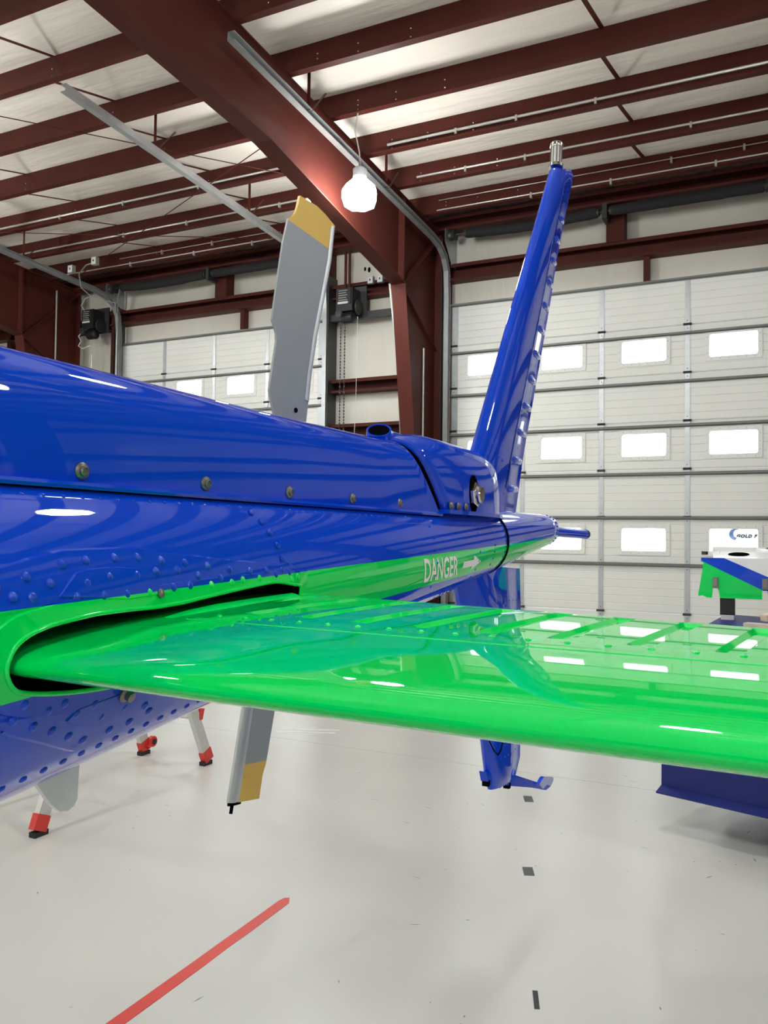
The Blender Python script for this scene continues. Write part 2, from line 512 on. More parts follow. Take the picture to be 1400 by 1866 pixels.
def section_mesh(w, z0, z1, win):
    # front skin with grooves, optional four window holes; local x 0..w
    h = z1 - z0
    prof = [(0, 0.006), (.012, 0)]
    k = 6
    for i in range(1, k):
        zg = h * i / k
        prof += [(zg - .007, 0), (zg, .005), (zg + .007, 0)]
    prof += [(h - .012, 0), (h, .006)]
    if win:
        lo, hi = .17, .466
        prof = [p for p in prof if abs(p[0] - lo) > .02 and abs(p[0] - hi) > .02] + [(lo, 0), (hi, 0)]
        prof.sort()
    xs_ = [0]
    pw = w / 4
    if win:
        for i in range(4): xs_ += [pw * (i + .5) - .28, pw * (i + .5) + .28]
    xs_.append(w)
    mb = MB()
    def hole(i, j):
        return win and i % 2 == 1 and lo - 1e-6 <= prof[j][0] and prof[j + 1][0] <= hi + 1e-6
    for i in range(len(xs_) - 1):
        for j in range(len(prof) - 1):
            if hole(i, j): continue
            a, b = prof[j], prof[j + 1]
            mb.add([(xs_[i], a[1], z0 + a[0]), (xs_[i + 1], a[1], z0 + a[0]), (xs_[i + 1], b[1], z0 + b[0]), (xs_[i], b[1], z0 + b[0]),
                    (xs_[i], .05, z0 + a[0]), (xs_[i + 1], .05, z0 + a[0]), (xs_[i + 1], .05, z0 + b[0]), (xs_[i], .05, z0 + b[0])],
                   [(0, 1, 2, 3), (7, 6, 5, 4)] + ([(0, 3, 7, 4)] if i == 0 else []) + ([(1, 5, 6, 2)] if i == len(xs_) - 2 else [])
                   + ([(0, 4, 5, 1)] if j == 0 else []) + ([(3, 2, 6, 7)] if j == len(prof) - 2 else []))
    return mesh_from('door_section', mb, 'door')
SEC = [(.61 * i, min(.61 * (i + 1), DTOP)) for i in range(8)]
sec_cache = {}
def overhead_door(n, d, label, yf=10.97, flip=False, detail=True):
    x0, x1 = d; w = x1 - x0
    root = thing('door_%d' % n, ((x0 + x1) / 2, yf, 0), label, 'overhead door', kind='structure')
    B = Matrix.Translation((x0, yf, 0))
    if flip: B = Matrix.Translation((x1, yf, 0)) @ Matrix.Rotation(pi, 4, 'Z')
    for i, (a, b) in enumerate(SEC):
        win = i in (2, 4, 6)
        key = (round(w, 3), i)
        if key not in sec_cache: sec_cache[key] = section_mesh(w, a + .002, b - .002, win)
        s_ = link('door_section', sec_cache[key], root, B)
        if win:
            for k in range(4):
                T = B @ Matrix.Translation((w / 4 * (k + .5), 0, a + .318))
                f = link('window_frame', ring_me, root, T)
                link_local('pane', pane_me, f)
                if detail: link_local('frame_screws', wscrew_me, f)
    mbs = {}
    for k in range(5):
        cx = w / 4 * k
        ww = .03 if 0 < k < 4 else .055
        cx = min(max(cx, ww), w - ww)
        if ('st', k) not in sec_cache:
            mb = MB(); mb.box(-ww, ww, -.007, 0, .01, DTOP - .01); sec_cache[('st', k)] = mesh_from('stile', mb, 'galv')
        link('stile', sec_cache[('st', k)], root, B @ Matrix.Translation((cx, 0, 0)))
        if detail:
            for i in range(1, 8):
                link('hinge', hinge_me, root, B @ Matrix.Translation((cx, -.007, .61 * i)))
    key = ('strut', round(w, 3))
    if key not in sec_cache:
        mb = MB()
        mb.extr([(0, -.022), (-.012, -.022), (-.014, -.012), (-.05, -.012), (-.05, .012), (-.014, .012), (-.012, .022), (0, .022)], 'x', -.04, w + .04)
        sec_cache[key] = mesh_from('strut', mb, 'strut')
    for z in (DTOP - .01, 4.16, 3.55, 2.99, 2.38, 1.82, 1.22, .08):
        link('strut', sec_cache[key], root, B @ Matrix.Translation((0, -.006, z - (0.0 if z < 4.5 else .012))))
    return root
d1 = overhead_door(1, DOORS[0], 'large white sectional overhead door on the right with window rows')
d2 = overhead_door(2, DOORS[1], 'white sectional overhead door on the left behind the rotor blade')
overhead_door(3, DOORS[2], 'white overhead door beyond the left column', detail=False)
for i, d in enumerate(BD):
    overhead_door(4 + i, d, ['white overhead door behind the camera, far left', 'white overhead door behind the camera, left of centre',
                             'white overhead door directly behind the camera', 'white overhead door behind the camera, right'][i], yf=WY0 + .06, flip=True, detail=False)

# tracks, torsion springs, drums
def track(root, x, side, y_in=5.70):
    z_of = lambda y: 5.862 - .0492 * (y - 5.70)
    pts = [(y_in, z_of(y_in)), (10.25, z_of(10.25)), (10.52, z_of(10.25) - .045), (10.70, z_of(10.25) - .15), (10.80, z_of(10.25) - .32), (10.83, 5.0), (10.83, .02)]
    mb = MB(); secs = []
    for i, p in enumerate(pts):
        a = pts[max(i - 1, 0)]; b = pts[min(i + 1, len(pts) - 1)]
        d = Vector((0, b[0] - a[0], b[1] - a[1])).normalized(); nn = Vector((0, -d.z, d.y))
        c = Vector((x, p[0], p[1]))
        q = lambda u, v: c + Vector((u, 0, 0)) + nn * v
        s = side
        secs.append([q(-.035 * s, -.04), q(.035 * s, -.04), q(.035 * s, -.034), q(-.029 * s, -.034), q(-.029 * s, .034), q(.035 * s, .034), q(.035 * s, .04), q(-.035 * s, .04)])
    mb.loft(secs)
    obj('door_track', mb, 'galv', root)
    mb = MB(); mb.box(x - .07 * side - .004, x - .07 * side + .004, 10.78, 11.05, 0, 5.5)
    mb.box(min(x - .07 * side, x - .03 * side), max(x - .07 * side, x - .03 * side), 10.85, 10.87, .3, 5.5)
    obj('track_angle', mb, 'dark_steel', root)
    for y in (7.0, 8.8):
        mb = MB()
        zt = zr(y) + .05
        mb.bar((x, y, z_of(y) + .03), (x, y, zt + .1), .035, .005, up=(0, 1, 0))
        mb.bar((x + .02, y + .03, z_of(y) + .03), (x + .02, y + .30, zt), .03, .005)
        obj('track_hanger', mb, 'red_steel', root)
track(d1, -4.30, 1); track(d1, 0.02, -1)
track(d2, -6.29, -1); track(d2, -10.46, 1)
def springs(root, d):
    x0, x1 = d; cx = (x0 + x1) / 2; y = 10.70
    mb = MB(); mb.tube([(x0 + .05, y, 5.78), (x1 - .05, y, 5.78)], .014, 10); obj('torsion_shaft', mb, 'dark_steel', root, 30)
    for a, b in ((x0 + .33, cx - .02), (cx + .17, x1 - .18)):
        mb = MB(); n = 18
        rnd = random.Random(7)
        path = []; rad = []
        for i in range(n + 1):
            t = i / n
            path.append((a + (b - a) * t, y, 5.775 - .035 * sin(pi * t) * (1 if a < cx - .5 else .2)))
            rad.append(.066 + .004 * rnd.uniform(-1, 1))
        mb.tube(path, rad, 12); obj('spring_cover', mb, 'black_cloth', root, 60)
        for e in (a, b):
            mb = MB(); mb.tube([(e - .03, y, 5.775), (e + .03, y, 5.775)], .055, 12); obj('winding_cone', mb, 'dark_steel', root, 40)
    for e in (x0 + .12, x1 - .12):
        mb = MB(); mb.lathe((e - .05, y, 5.78), (1, 0, 0), [(.02, 0), (.08, .005), (.075, .02), (.075, .08), (.085, .095), (.02, .1)], 18); obj('cable_drum', mb, 'dark_steel', root, 40)
        mb = MB(); mb.prism([(e - .09 if e < cx else e + .09, yy, zz) for yy, zz in ((10.62, 5.68), (10.62, 5.86), (11.05, 5.90), (11.05, 5.40), (10.9, 5.40))], (.006, 0, 0)); obj('end_bearing_plate', mb, 'galv', root)
    mb = MB(); mb.box(cx + .06, cx + .12, 10.62, 10.87, 5.66, 5.86); obj('center_bracket', mb, 'dark_steel', root)
springs(d1, DOORS[0]); springs(d2, DOORS[1])

# ------------------------------------------------------------------ lamps
lens_b = MB(); lens_b.lathe((0, 0, 0), (0, 0, 1), [(.07, -.17), (.16, -.145), (.19, -.05), (.19, .04)], 7)
lens_me = mesh_from('lens', lens_b, 'lens')
rt = MB(); rt.lathe((0, 0, 0), (0, 0, 1), [(.19, .041), (.06, .16)], 7); refl_me = mesh_from('reflector', rt, 'lens_top')
hb = MB(); hb.lathe((0, 0, 0), (0, 0, 1), [(.055, .155), (.075, .165), (.075, .25), (.05, .27), (.015, .28), (.015, .33)], 16)
house_me = mesh_from('housing', hb, 'galv', 40)
def lamp(i, x, y, z, lab):
    t = thing('high_bay_lamp', (x, y, z), lab, 'lamp', group='high bay lamps under the roof')
    T = Matrix.Translation((x, y, z))
    link('lens', lens_me, t, T); link('reflector', refl_me, t, T); link('housing', house_me, t, T)
    yq = min(PY, key=lambda v: abs(v - .04 - y)) - .04
    mb = MB(); mb.tube([(x, y, z + .32), (x - .02, y + .02, z + .45), (x - .06, (y + yq) / 2, (z + .5 + zr(yq)) / 2), (x - .02, yq, zr(yq) + .004)], .007, 6)
    obj('lamp_cord', mb, 'label', t, 60)
lamp(0, -4.06, 7.67, 5.20, 'lit high bay lamp beside the main rafter, right of the grey rotor blade')
lamp(1, -4.845, 8.11, 5.315, 'lit high bay lamp mostly hidden behind the yellow blade tip and the rafter')
k = 0
LP = [(-8.4, 4.6), (-11.0, 6.5), (-13.4, 2.6), (-.6, 4.2), (4.0, 5.4), (11.5, 7.0), (-4.0, 1.2), (-8.4, -1.2), (-13.4, -1.8), (.4, -1.0), (4.2, -1.8), (11.5, -2.0), (19, 4), (19, -5),
      (-4.0, -4.8), (-9, -6.2), (-14.5, -6.2), (1.2, -6.2), (8.4, -6.2), (-4, -10), (-11, -10), (3, -10)]
for x, y in LP:
    k += 1
    lamp(k + 1, x, y, 5.25, 'lit high bay lamp under the roof outside the frame')

# ------------------------------------------------------------------ helicopter tail
AX = -.85
def rr(y): return .2 - .0541 * (y - .61)
def zc(y): return 1.435 + .0562 * (y - .61)
def S(y, th, off=0.0):                                 # point on the boom skin (theta in degrees, 0 = port side)
    a = radians(th); r = rr(y) + off
    return (AX + r * cos(a), y, zc(y) + r * sin(a))
heli = thing('helicopter', (AX, 0.4, 0), 'glossy blue and green helicopter tail boom with fins and grey tail rotor', 'helicopter')

# stabilizer section (y, z), counter-clockwise seen from port
SECT = [(1.110, 1.4580), (1.06, 1.4580), (1.0, 1.4575), (.93, 1.4567), (.86, 1.4552), (.80, 1.4535), (.755, 1.4515), (.70, 1.4490), (.65, 1.4455), (.60, 1.4410), (.570, 1.4370),
        (.552, 1.4320), (.544, 1.4255), (.545, 1.4185), (.556, 1.4130), (.575, 1.4085), (.60, 1.4045), (.63, 1.4010), (.67, 1.3980), (.72, 1.3970), (.78, 1.3985), (.86, 1.4065), (.95, 1.4220), (1.05, 1.4425), (1.110, 1.4545)]
def sect(x):                                           # swept trailing edge, same both sides
    u = abs(x - AX) - .19
    out = []
    for y, z in SECT:
        f = (y - .55) / .56
        out.append((x, y - u * (.035 + .125 * f), z - u * .007 * f))
    return out

def catmull(P, k=3):
    out = []
    for i in range(len(P) - 1):
        p0, p1, p2, p3 = P[max(i - 1, 0)], P[i], P[i + 1], P[min(i + 2, len(P) - 1)]
        for q in range(k):
            t = q / k
            out.append(tuple(.5 * (2 * b + (c_ - a) * t + (2 * a - 5 * b + 4 * c_ - d) * t * t + (3 * b - a - 3 * c_ + d) * t ** 3) for a, b, c_, d in zip(p0, p1, p2, p3)))
    out.append(P[-1])
    return out
# slot outline: section grown outward
SM = catmull(SECT, 3)
cy_, cz_ = .80, 1.424
def slot_pts(grow):
    P = SM; out = []
    for i in range(len(P)):
        a = P[i - 1]; b = P[(i + 1) % len(P)]
        d = Vector((b[0] - a[0], b[1] - a[1])).normalized()
        nrm = Vector((d.y, -d.x))
        q = Vector(P[i])
        if nrm.dot(Vector((P[i][0] - cy_, P[i][1] - cz_))) < 0: nrm = -nrm
        g = grow
        out.append((q.x + nrm.x * g, q.y + nrm.y * g))
    return out
def on_skin(y, z, off=0.0):                            # port-side skin point at height z
    r = rr(y) + off
    dz = max(-r * .999, min(r * .999, z - zc(y)))
    return (AX + sqrt(r * r - dz * dz), y, z)
def inside(poly, y, z):
    c = False; j = len(poly) - 1
    for i in range(len(poly)):
        (a, b), (c0, d0) = poly[i], poly[j]
        if (b > z) != (d0 > z) and y < (c0 - a) * (z - b) / (d0 - b) + a: c = not c
        j = i
    return c
slotA = slot_pts(.010)
slotA = [(min(y, 1.092 + .004 * sin((z - 1.44) * 90)), z + (.009 * max(0, min(1, (.80 - y) / .15)) + .013 * max(0, min(1, (y - .75) / .25)) * (1 - .7 * max(0, min(1, (y - 1.03) / .06)))) * max(0, min(1, (z - 1.43) / .02)) - .005 * max(0, min(1, (1.415 - z) / .01)) * max(0, min(1, (.9 - y) / .1))) for y, z in slotA]

# boom skin with the slots cut through it
ys = [-2.4, -1.8, -1.2, -.6, -.1, .2, .4] + [.46 + .006 * i for i in range(118)]
ys += [1.19 + .06 * i for i in range(20)] + [2.395]
ths = [-90 + 2.5 * i for i in range(145)]
ths = ths[:-1]
def skin_grid(ys, cut):
    mb = MB(); n = len(ths)
    for y in ys:
        for t in ths: mb.v.append(S(y, t))
    for i in range(len(ys) - 1):
        for j in range(n):
            a, b = i * n + j, i * n + (j + 1) % n
            p = S((ys[i] + ys[i + 1]) / 2, ths[j] + 1.25)
            if cut and .4 < p[1] < 1.2 and inside(cut, p[1], p[2]): continue
            mb.f.append((a, b, b + n, a + n)); mb.m.append(0)
    return mb
grow0 = slot_pts(.019)
mb = skin_grid(ys, [(y, z + (.006 if z > 1.44 and y > .9 else 0)) for y, z in grow0])
n = len(ths)
mb.f.append(tuple(range(n))); mb.m.append(0)
base = (len(ys) - 1) * n
mb.f.append(tuple(range(base, base + n))); mb.m.append(0)
boom = obj('tail_boom', mb, 'boom', heli, 30)

# collar ring and tail cone
mb = MB()
mb.loft([[S(y, t, o) for t in ths[::3]] for y, o in ((2.385, .001), (2.388, .0035), (2.400, .0035), (2.403, .001))], True, False)
obj('collar_joint', mb, 'void', heli, 40)
mb = MB()
mb.loft([[S(y, t, o) for t in ths[::2]] for y, o in ((2.398, .002), (2.5, .001), (2.8, 0), (3.1, 0), (3.20, .0), (3.222, -.006), (3.227, -.012))], True, True)
obj('tail_cone', mb, 'boom', heli, 40)
mb = MB()
mb.lathe((AX, 3.225, zc(3.225)), (0, 1, -.01), [(.047, 0), (.047, .004), (.02, .006)], 20)
obj('tail_cone_cap', mb, 'gunmetal', heli, 40)
mb = MB()
mb.tube([(AX + .025, 3.21, 1.575), (AX + .07, 3.62, 1.567)], .0195, 14)
rod = obj('tail_rod', mb, 'blue', heli, 40); rod['label'] = 'short blue rod sticking out of the cone end'
mb = MB(); mb.tube([(AX + .07, 3.619, 1.567), (AX + .0715, 3.632, 1.567)], .0205, 14); obj('rod_cap', mb, 'black', rod, 40)

# rolled rim round the stabilizer slot, plus green doubler collar
path = [on_skin(y, z, .003) for y, z in slotA]
mb = MB()
P = path + [path[0], path[1]]
mb.tube(P, .0026, 8, caps=False)
obj('slot_rim', mb, 'green', heli, 60)
mb = MB()
o1 = [(min(y, 1.125), z) for y, z in slot_pts(.037)]
secs = [[on_skin(y, z, .0028) for y, z in slotA], [on_skin(y, z, .0028) for y, z in o1], [on_skin(y, z, .0002) for y, z in [(min(y, 1.127), z) for y, z in slot_pts(.0385)]]]
mb.loft(secs, True, False)
dbl = obj('slot_collar', mb, 'boom', heli, 30)
# black tunnel: the shade inside the slot gap put into colour
mb = MB()
inner = slotA
secs = [[(AX + rr(y) * .62, y, z) for y, z in inner], [(on_skin(y, z, -.004)) for y, z in inner]]
mb.loft(secs, True, False)
mb.f.append(tuple(range(len(inner)))); mb.m.append(0)
obj('slot_shade', mb, 'void', heli)

# doubler plates embossed on the skin (polygons in y, theta)
def skin_plate(name, poly, off, mats='boom', parent=boom, bev=.003):
    me_v = MB()
    bm = bmesh.new()
    vs_ = [bm.verts.new((p[0], p[1] / 300.0, 0)) for p in poly]
    bm.faces.new(vs_)
    y0, y1 = min(p[0] for p in poly), max(p[0] for p in poly)
    t0, t1 = min(p[1] for p in poly), max(p[1] for p in poly)
    k = math.ceil((y1 - y0) / .03)
    for i in range(1, k):
        g = bm.verts[:] + bm.edges[:] + bm.faces[:]
        bmesh.ops.bisect_plane(bm, geom=g, plane_co=(y0 + (y1 - y0) * i / k, 0, 0), plane_no=(1, 0, 0))
    k = max(2, math.ceil((t1 - t0) / 4))
    for i in range(1, k):
        g = bm.verts[:] + bm.edges[:] + bm.faces[:]
        bmesh.ops.bisect_plane(bm, geom=g, plane_co=(0, (t0 + (t1 - t0) * i / k) / 300.0, 0), plane_no=(0, 1, 0))
    edges = [e for e in bm.edges if e.is_boundary]
    ret = bmesh.ops.extrude_edge_only(bm, edges=edges)
    newv = [v for v in ret['geom'] if isinstance(v, bmesh.types.BMVert)]
    ns = set(newv)
    out = {}
    for v in newv:
        base = [e.other_vert(v) for e in v.link_edges if e.other_vert(v) not in ns][0]
        acc = Vector((0, 0, 0))
        for e in base.link_edges:
            ob = e.other_vert(base)
            orig = [f for f in e.link_faces if not any(w in ns for w in f.verts)]
            if ob in ns or len(orig) != 1: continue
            t = (ob.co - base.co).normalized(); dv = base.co - orig[0].calc_center_median()
            dv -= t * dv.dot(t); acc += dv.normalized()
        if acc.length > 0: acc.normalize()
        out[v] = v.co + acc * bev
    for v in bm.verts:
        if v in ns: q = out[v]; v.co = S(q.x, q.y * 300, .0001)
        else: v.co = S(v.co.x, v.co.y * 300, off)
    me = bpy.data.meshes.new(name)
    bmesh.ops.recalc_face_normals(bm, faces=bm.faces)
    bm.to_mesh(me); bm.free()
    me.materials.append(M[mats])
    me.polygons.foreach_set('use_smooth', [True] * len(me.polygons))
    me.set_sharp_from_angle(angle=radians(25))
    return link(name, me, parent)
skin_plate('doubler_plate', [(.40, 9.5), (.40, 24), (.542, 24.8), (.597, 26.9), (.62, 28.1), (.731, 27.8), (.786, 25.2), (.893, 20.3), (1.044, 14.8), (1.058, 17.5), (1.089, 11.0), (1.10, 5.9),
                             (1.08, 6.5), (1.0, 7.6), (.85, 8.2), (.75, 9.0), (.6, 13), (.5, 12)], .0018)
skin_plate('doubler_plate', [(.604, 14.6), (.631, 20.5), (.652, 21.4), (.689, 21.3), (.724, 20.2), (.772, 10.5), (.70, 10.8)], .0036)
skin_plate('doubler_plate', [(.40, -12), (.40, -18), (.54, -18.8), (.556, -21.6), (.602, -28.3), (.672, -40.2), (.80, -41), (.86, -34), (.86, -20.5), (.72, -20.5), (.6, -19), (.5, -15)], .0018)
skin_plate('doubler_plate', [(.627, -23.5), (.649, -27.2), (.682, -30.8), (.726, -30.0), (.753, -25.5), (.755, -20.8), (.64, -20.8)], .0036)

# rivets: one shared dome
rv = MB(); rv.lathe((0, 0, 0), (0, 0, 1), [(.0056, -.001), (.0054, .0006), (.0043, .0019), (.0024, .0027), (.0003, .0030)], 10)
rv_b = mesh_from('rivet', rv, 'blue', 60)
rv_g = mesh_from('rivet', rv, 'green', 60)
def place_on_skin(name, me, y, th, off=.0018, parent=boom, sc_=1.0):
    p = Vector(S(y, th, off))
    nrm = Vector((cos(radians(th)), 0.0541, sin(radians(th)))).normalized()
    q = Vector((0, 0, 1)).rotation_difference(nrm)
    return link(name, me, parent, Matrix.Translation(p) @ q.to_matrix().to_4x4() @ Matrix.Scale(sc_, 4))
RU = [(0.547, 16.1), (0.57, 15.3), (0.626, 13.7), (0.644, 17.4), (0.595, 18.7), (0.567, 21.3), (0.616, 23.9), (0.651, 24.7), (0.695, 24.7), (0.733, 24.2), (0.773, 22.4), (0.816, 20.7), (0.679, 18.6), (0.723, 18.1), (0.758, 18.6), (0.798, 18.3), (0.665, 13.1), (0.701, 12.3), (0.739, 11.5), (0.784, 12.1), (0.817, 11.9), (0.837, 15.2), (0.861, 18.4), (0.861, 10.8), (0.884, 12.8), (0.908, 15.7), (0.908, 10.3), (0.935, 10.7), (0.957, 14.0), (0.978, 10.2), (1.001, 13.1), (1.024, 10.7), (1.044, 12.0), (1.064, 10.7), (1.054, 17.6), (1.05, 24.6), (1.044, 31.9), (1.069, 6.8), (1.088, 7.6), (1.038, 38.2), (1.028, 44.2), (.53, 19), (.50, 17), (.52, 24)]
RD = [(0.561, -13.4), (0.616, -17), (0.595, -17.8), (0.664, -21.2), (0.639, -22.2), (0.683, -27.3), (0.72, -27.1), (0.763, -30.5), (0.779, -34.6), (0.748, -36.2), (0.714, -35.9), (0.552, -17.2), (0.581, -21.4), (0.611, -25.6), (0.642, -30.5), (0.672, -35.3)]
for y, th in RU:
    zz_ = S(y, th)[2]
    place_on_skin('rivet', rv_g if zz_ < 1.476 + .0285 * (y - .53) else rv_b, y, th)
for y, th in RD: place_on_skin('rivet', rv_b, y, th)
for i in range(26): place_on_skin('rivet', rv_b, .53 + .0272 * i, -45, .0, sc_=.85)
# small seam rivets below the fairing and round the collar
def th_at(y, z): return math.degrees(math.asin(max(-1, min(1, (z - zc(y)) / rr(y)))))
for i in range(44):
    y = .50 + .0285 * i
    place_on_skin('rivet', rv_b, y, th_at(y, 1.5905), 0, sc_=.55)
mb = MB()
small = [(2.37, -60 + 9 * i) for i in range(14)] + [(2.43, -60 + 9 * i) for i in range(14)] + [(1.75, -40 + 12 * i) for i in range(8)] + [(2.1, -40 + 12 * i) for i in range(8)]
small += [(1.9 + .03 * i, -50) for i in range(26)] + [(1.9 + .03 * i, -58) for i in range(26)] + [(2.25, -30 + 10 * i) for i in range(6)] + [(3.18, -60 + 15 * i) for i in range(11)]
for y, th in small:
    nrm = Vector((cos(radians(th)), 0.05, sin(radians(th))))
    mb.lathe(Vector(S(y, th, -.0005)), nrm, [(.0036, 0), (.0033, .0014), (.001, .0022)], 8)
o = obj('small_rivets', mb, 'blue', boom, 60); o['kind'] = 'stuff'
mb = MB(); mb.lathe(Vector(S(.757, 10.6, .0025)), (cos(radians(10)), .05, .3), [(.0055, 0), (.0055, .003), (.003, .0045)], 14); o = obj('round_plug', mb, 'gunmetal', boom, 40); o['label'] = 'dull metal plug above the slot'
mb = MB(); mb.lathe(Vector(S(.71, -20.9, .002)), (cos(radians(-21)), .05, -.4), [(.010, -.004), (.010, .004), (.006, .006), (.006, .012), (.003, .013)], 12); o = obj('drain_fitting', mb, 'gunmetal', boom, 40); o['label'] = 'small worn metal drain fitting below the slot'

# lettering wrapped on the skin: DANGER and an arrow
def wrap_text():
    cu = bpy.data.curves.new('danger_text', 'FONT'); cu.body = 'DANGER'; cu.resolution_u = 4; cu.size = 1.0; cu.offset = .018
    to = bpy.data.objects.new('tmp_text', cu); COL.objects.link(to)
    dg = bpy.context.evaluated_depsgraph_get()
    me = bpy.data.meshes.new_from_object(to.evaluated_get(dg))
    bpy.data.objects.remove(to)
    bm = bmesh.new(); bm.from_mesh(me)
    x0 = min(v.co.x for v in bm.verts); x1 = max(v.co.x for v in bm.verts)
    y0 = min(v.co.y for v in bm.verts); y1 = max(v.co.y for v in bm.verts)
    for i in range(1, 8):
        bmesh.ops.bisect_plane(bm, geom=bm.verts[:] + bm.edges[:] + bm.faces[:], plane_co=(0, y0 + (y1 - y0) * i / 8, 0), plane_no=(0, 1, 0))
    for v in bm.verts:
        u = (v.co.x - x0) / (x1 - x0); w = (v.co.y - y0) / (y1 - y0)
        ya = 1.656 + .023 * (1 - w); yb = 1.898 + .036 * (1 - w)
        top = 3.1 - 4.9 * u; bot = -19.6 - 5.9 * u
        v.co = S(ya + (yb - ya) * u, bot + (top - bot) * w, .0007)
    bm.to_mesh(me); bm.free()
    me.materials.clear(); me.materials.append(M['decal'])
    o = link('danger_lettering', me, boom); o['label'] = 'white DANGER lettering on the green stripe'
wrap_text()
mb = MB()
n = 8
for i in range(n):
    def strip(ya, yb, h0a, h1a, h0b, h1b):
        mb.add([S(ya, h0a, .0007), S(yb, h0b, .0007), S(yb, h1b, .0007), S(ya, h1a, .0007)], [(0, 1, 2, 3)])
    c_ = lambda y: -14.6 - (y - 1.957) * 16
    for k in range(3):
        a = -4 + 8 * k / 3; b = -4 + 8 * (k + 1) / 3
        if i == 0: strip(1.957, 2.045, c_(1.957) + a, c_(1.957) + b, c_(2.045) + a, c_(2.045) + b)
    f = lambda s: 9.5 * (1 - s)
    s0, s1 = i / n, (i + 1) / n
    y0_, y1_ = 2.045 + .075 * s0, 2.045 + .075 * s1
    for k in range(4):
        a, b = -1 + k / 2, -1 + (k + 1) / 2
        strip(y0_, y1_, c_(y0_) + a * f(s0), c_(y0_) + b * f(s0), c_(y1_) + a * f(s1), c_(y1_) + b * f(s1))
o = obj('arrow_decal', mb, 'decal', boom); o['label'] = 'white arrow pointing aft after the lettering'

# drive shaft cover (long arch) ------------------------------------------------
ARCH = [(1, 0), (.992, .22), (.970, .44), (.93, .63), (.87, .76), (.77, .86), (.62, .93), (.42, .973), (.21, .994), (0, 1)]
ARCH2 = [(1, 0), (1.0, .18), (.99, .36), (.965, .53), (.92, .67), (.85, .78), (.74, .87), (.59, .935), (.40, .975), (.2, .995), (0, 1)]
def arch(y, w, z0, z1, lean=0.0, n=14, power=2.6, yshift=None):
    A = ARCH if power == 2.6 else ARCH2
    pts = []
    for sg, L_ in ((1, A), (-1, A[-2::-1])):
        for fx, fz in L_:
            pz = z0 + (z1 - z0) * fz
            pts.append((AX + sg * w * fx, y + (yshift(pz) if yshift else 0), pz))
    return pts
def wcov(y): return .112 - .0165 * (y - .61)
FZ = 1.604
mb = MB(); secs = []
sh = lambda z: (1.765 - z) * 1.05
for y in [-2.4, -1.0, 0.0, .4, .7, 1.0, 1.3, 1.55]:
    secs.append(arch(y, wcov(y), FZ, 1.766 + (.004 if y > 1.5 else 0)))
for y, e in ((1.66, .004), (1.684, .007), (1.692, .002)):
    secs.append(arch(y, wcov(y) + e, FZ, 1.766 + e, yshift=sh))
mb.loft([[(p[0], p[1], p[2]) for p in s] for s in secs], True, True)
cov = obj('drive_shaft_cover', mb, 'blue', heli, 40)
mb = MB()
for sgn in (1, -1):
    pr = []
    for y in (-2.4, 0, .6, 1.2, 1.87):
        w = wcov(y)
        xa, xb = AX + sgn * (w - .02), AX + sgn * (w + .010)
        pr.append([(xa, y, FZ + .006), (xb, y, FZ + .004), (xb + sgn * .002, y, FZ), (xb, y, FZ - .004), (xa, y, FZ - .003)])
    mb.loft(pr)
obj('cover_flange', mb, 'blue', cov, 30)
mb = MB()
for y0_, y1_ in ((-2.4, 1.87),):
    pr = []
    for y in (-2.4, 0, .6, 1.2, 1.87):
        w = wcov(y) + .004
        pr.append([(AX + w - .02, y, FZ - .0035), (AX + w, y, FZ - .0035), (AX + w - .002, y, FZ - .009), (AX + w - .02, y, FZ - .009)])
    mb.loft(pr)
obj('cover_dark_strip', mb, 'void', cov)  # near-black strip just below the cover flange
scr = MB(); scr.lathe((0, 0, 0), (0, 0, 1), [(.0105, -.001), (.0105, .001), (.0085, .0025), (.0068, .003), (.0066, .005), (.0045, .0062), (.0043, .005), (.0005, .005)], 16)
scr_me = mesh_from('fastener', scr, 'gunmetal', 40)
Rx = Matrix.Rotation(pi / 2, 4, 'Y')
for y in (.711, .946, 1.173, 1.405, 1.63):
    link('fastener', scr_me, cov, Matrix.Translation((AX + wcov(y) + .0005, y, 1.6215)) @ Rx)

# gearbox cover ------------------------------------------------------------------
mb = MB(); secs = []
def sh2(k): return lambda z: max(0, (1.80 - z)) * k
spec = [(1.700, .098, 1.770, .95), (1.712, .106, 1.781, .95), (1.75, .108, 1.790, .90), (1.86, .110, 1.804, .60), (1.98, .112, 1.805, .38), (2.10, .112, 1.804, .2), (2.20, .109, 1.803, .1), (2.27, .103, 1.801, .05),
        (2.33, .093, 1.797, .02), (2.385, .079, 1.788, 0), (2.43, .065, 1.775, 0), (2.47, .050, 1.758, 0), (2.50, .033, 1.73, 0), (2.515, .012, 1.69, 0)]
for y, w, z1, k in spec:
    secs.append(arch(y, w, 1.612, z1, power=2.5, yshift=sh2(k), n=18))
mb.loft(secs, True, True)
gb = obj('gearbox_cover', mb, 'blue', heli, 50)
mb = MB()
s0 = arch(1.694, .094, 1.606, 1.772, power=2.5, yshift=sh2(.97), n=18); s1 = arch(1.705, .094, 1.606, 1.772, power=2.5, yshift=sh2(.97), n=18)
mb.loft([s0, s1])
obj('cover_gap_shade', mb, 'void', gb)  # black band paints the shade in the gap between the covers
mb = MB(); poly = []
for y, w in ((1.87, .120), (2.0, .122), (2.2, .118), (2.3, .108), (2.4, .085), (2.48, .06), (2.53, .03)):
    poly.append((AX + w, y, 1.606))
for p in list(poly)[::-1]: poly.append((2 * AX - p[0], p[1], p[2]))
mb.prism(poly, (0, 0, .010)); obj('cover_base_plate', mb, 'blue', gb)
mb = MB(); mb.box(AX - .07, AX + .075, 1.95, 2.36, 1.585, 1.606); obj('shade_block_below_cover', mb, 'void', gb)  # black block stands in for the shaded hollow under the cover
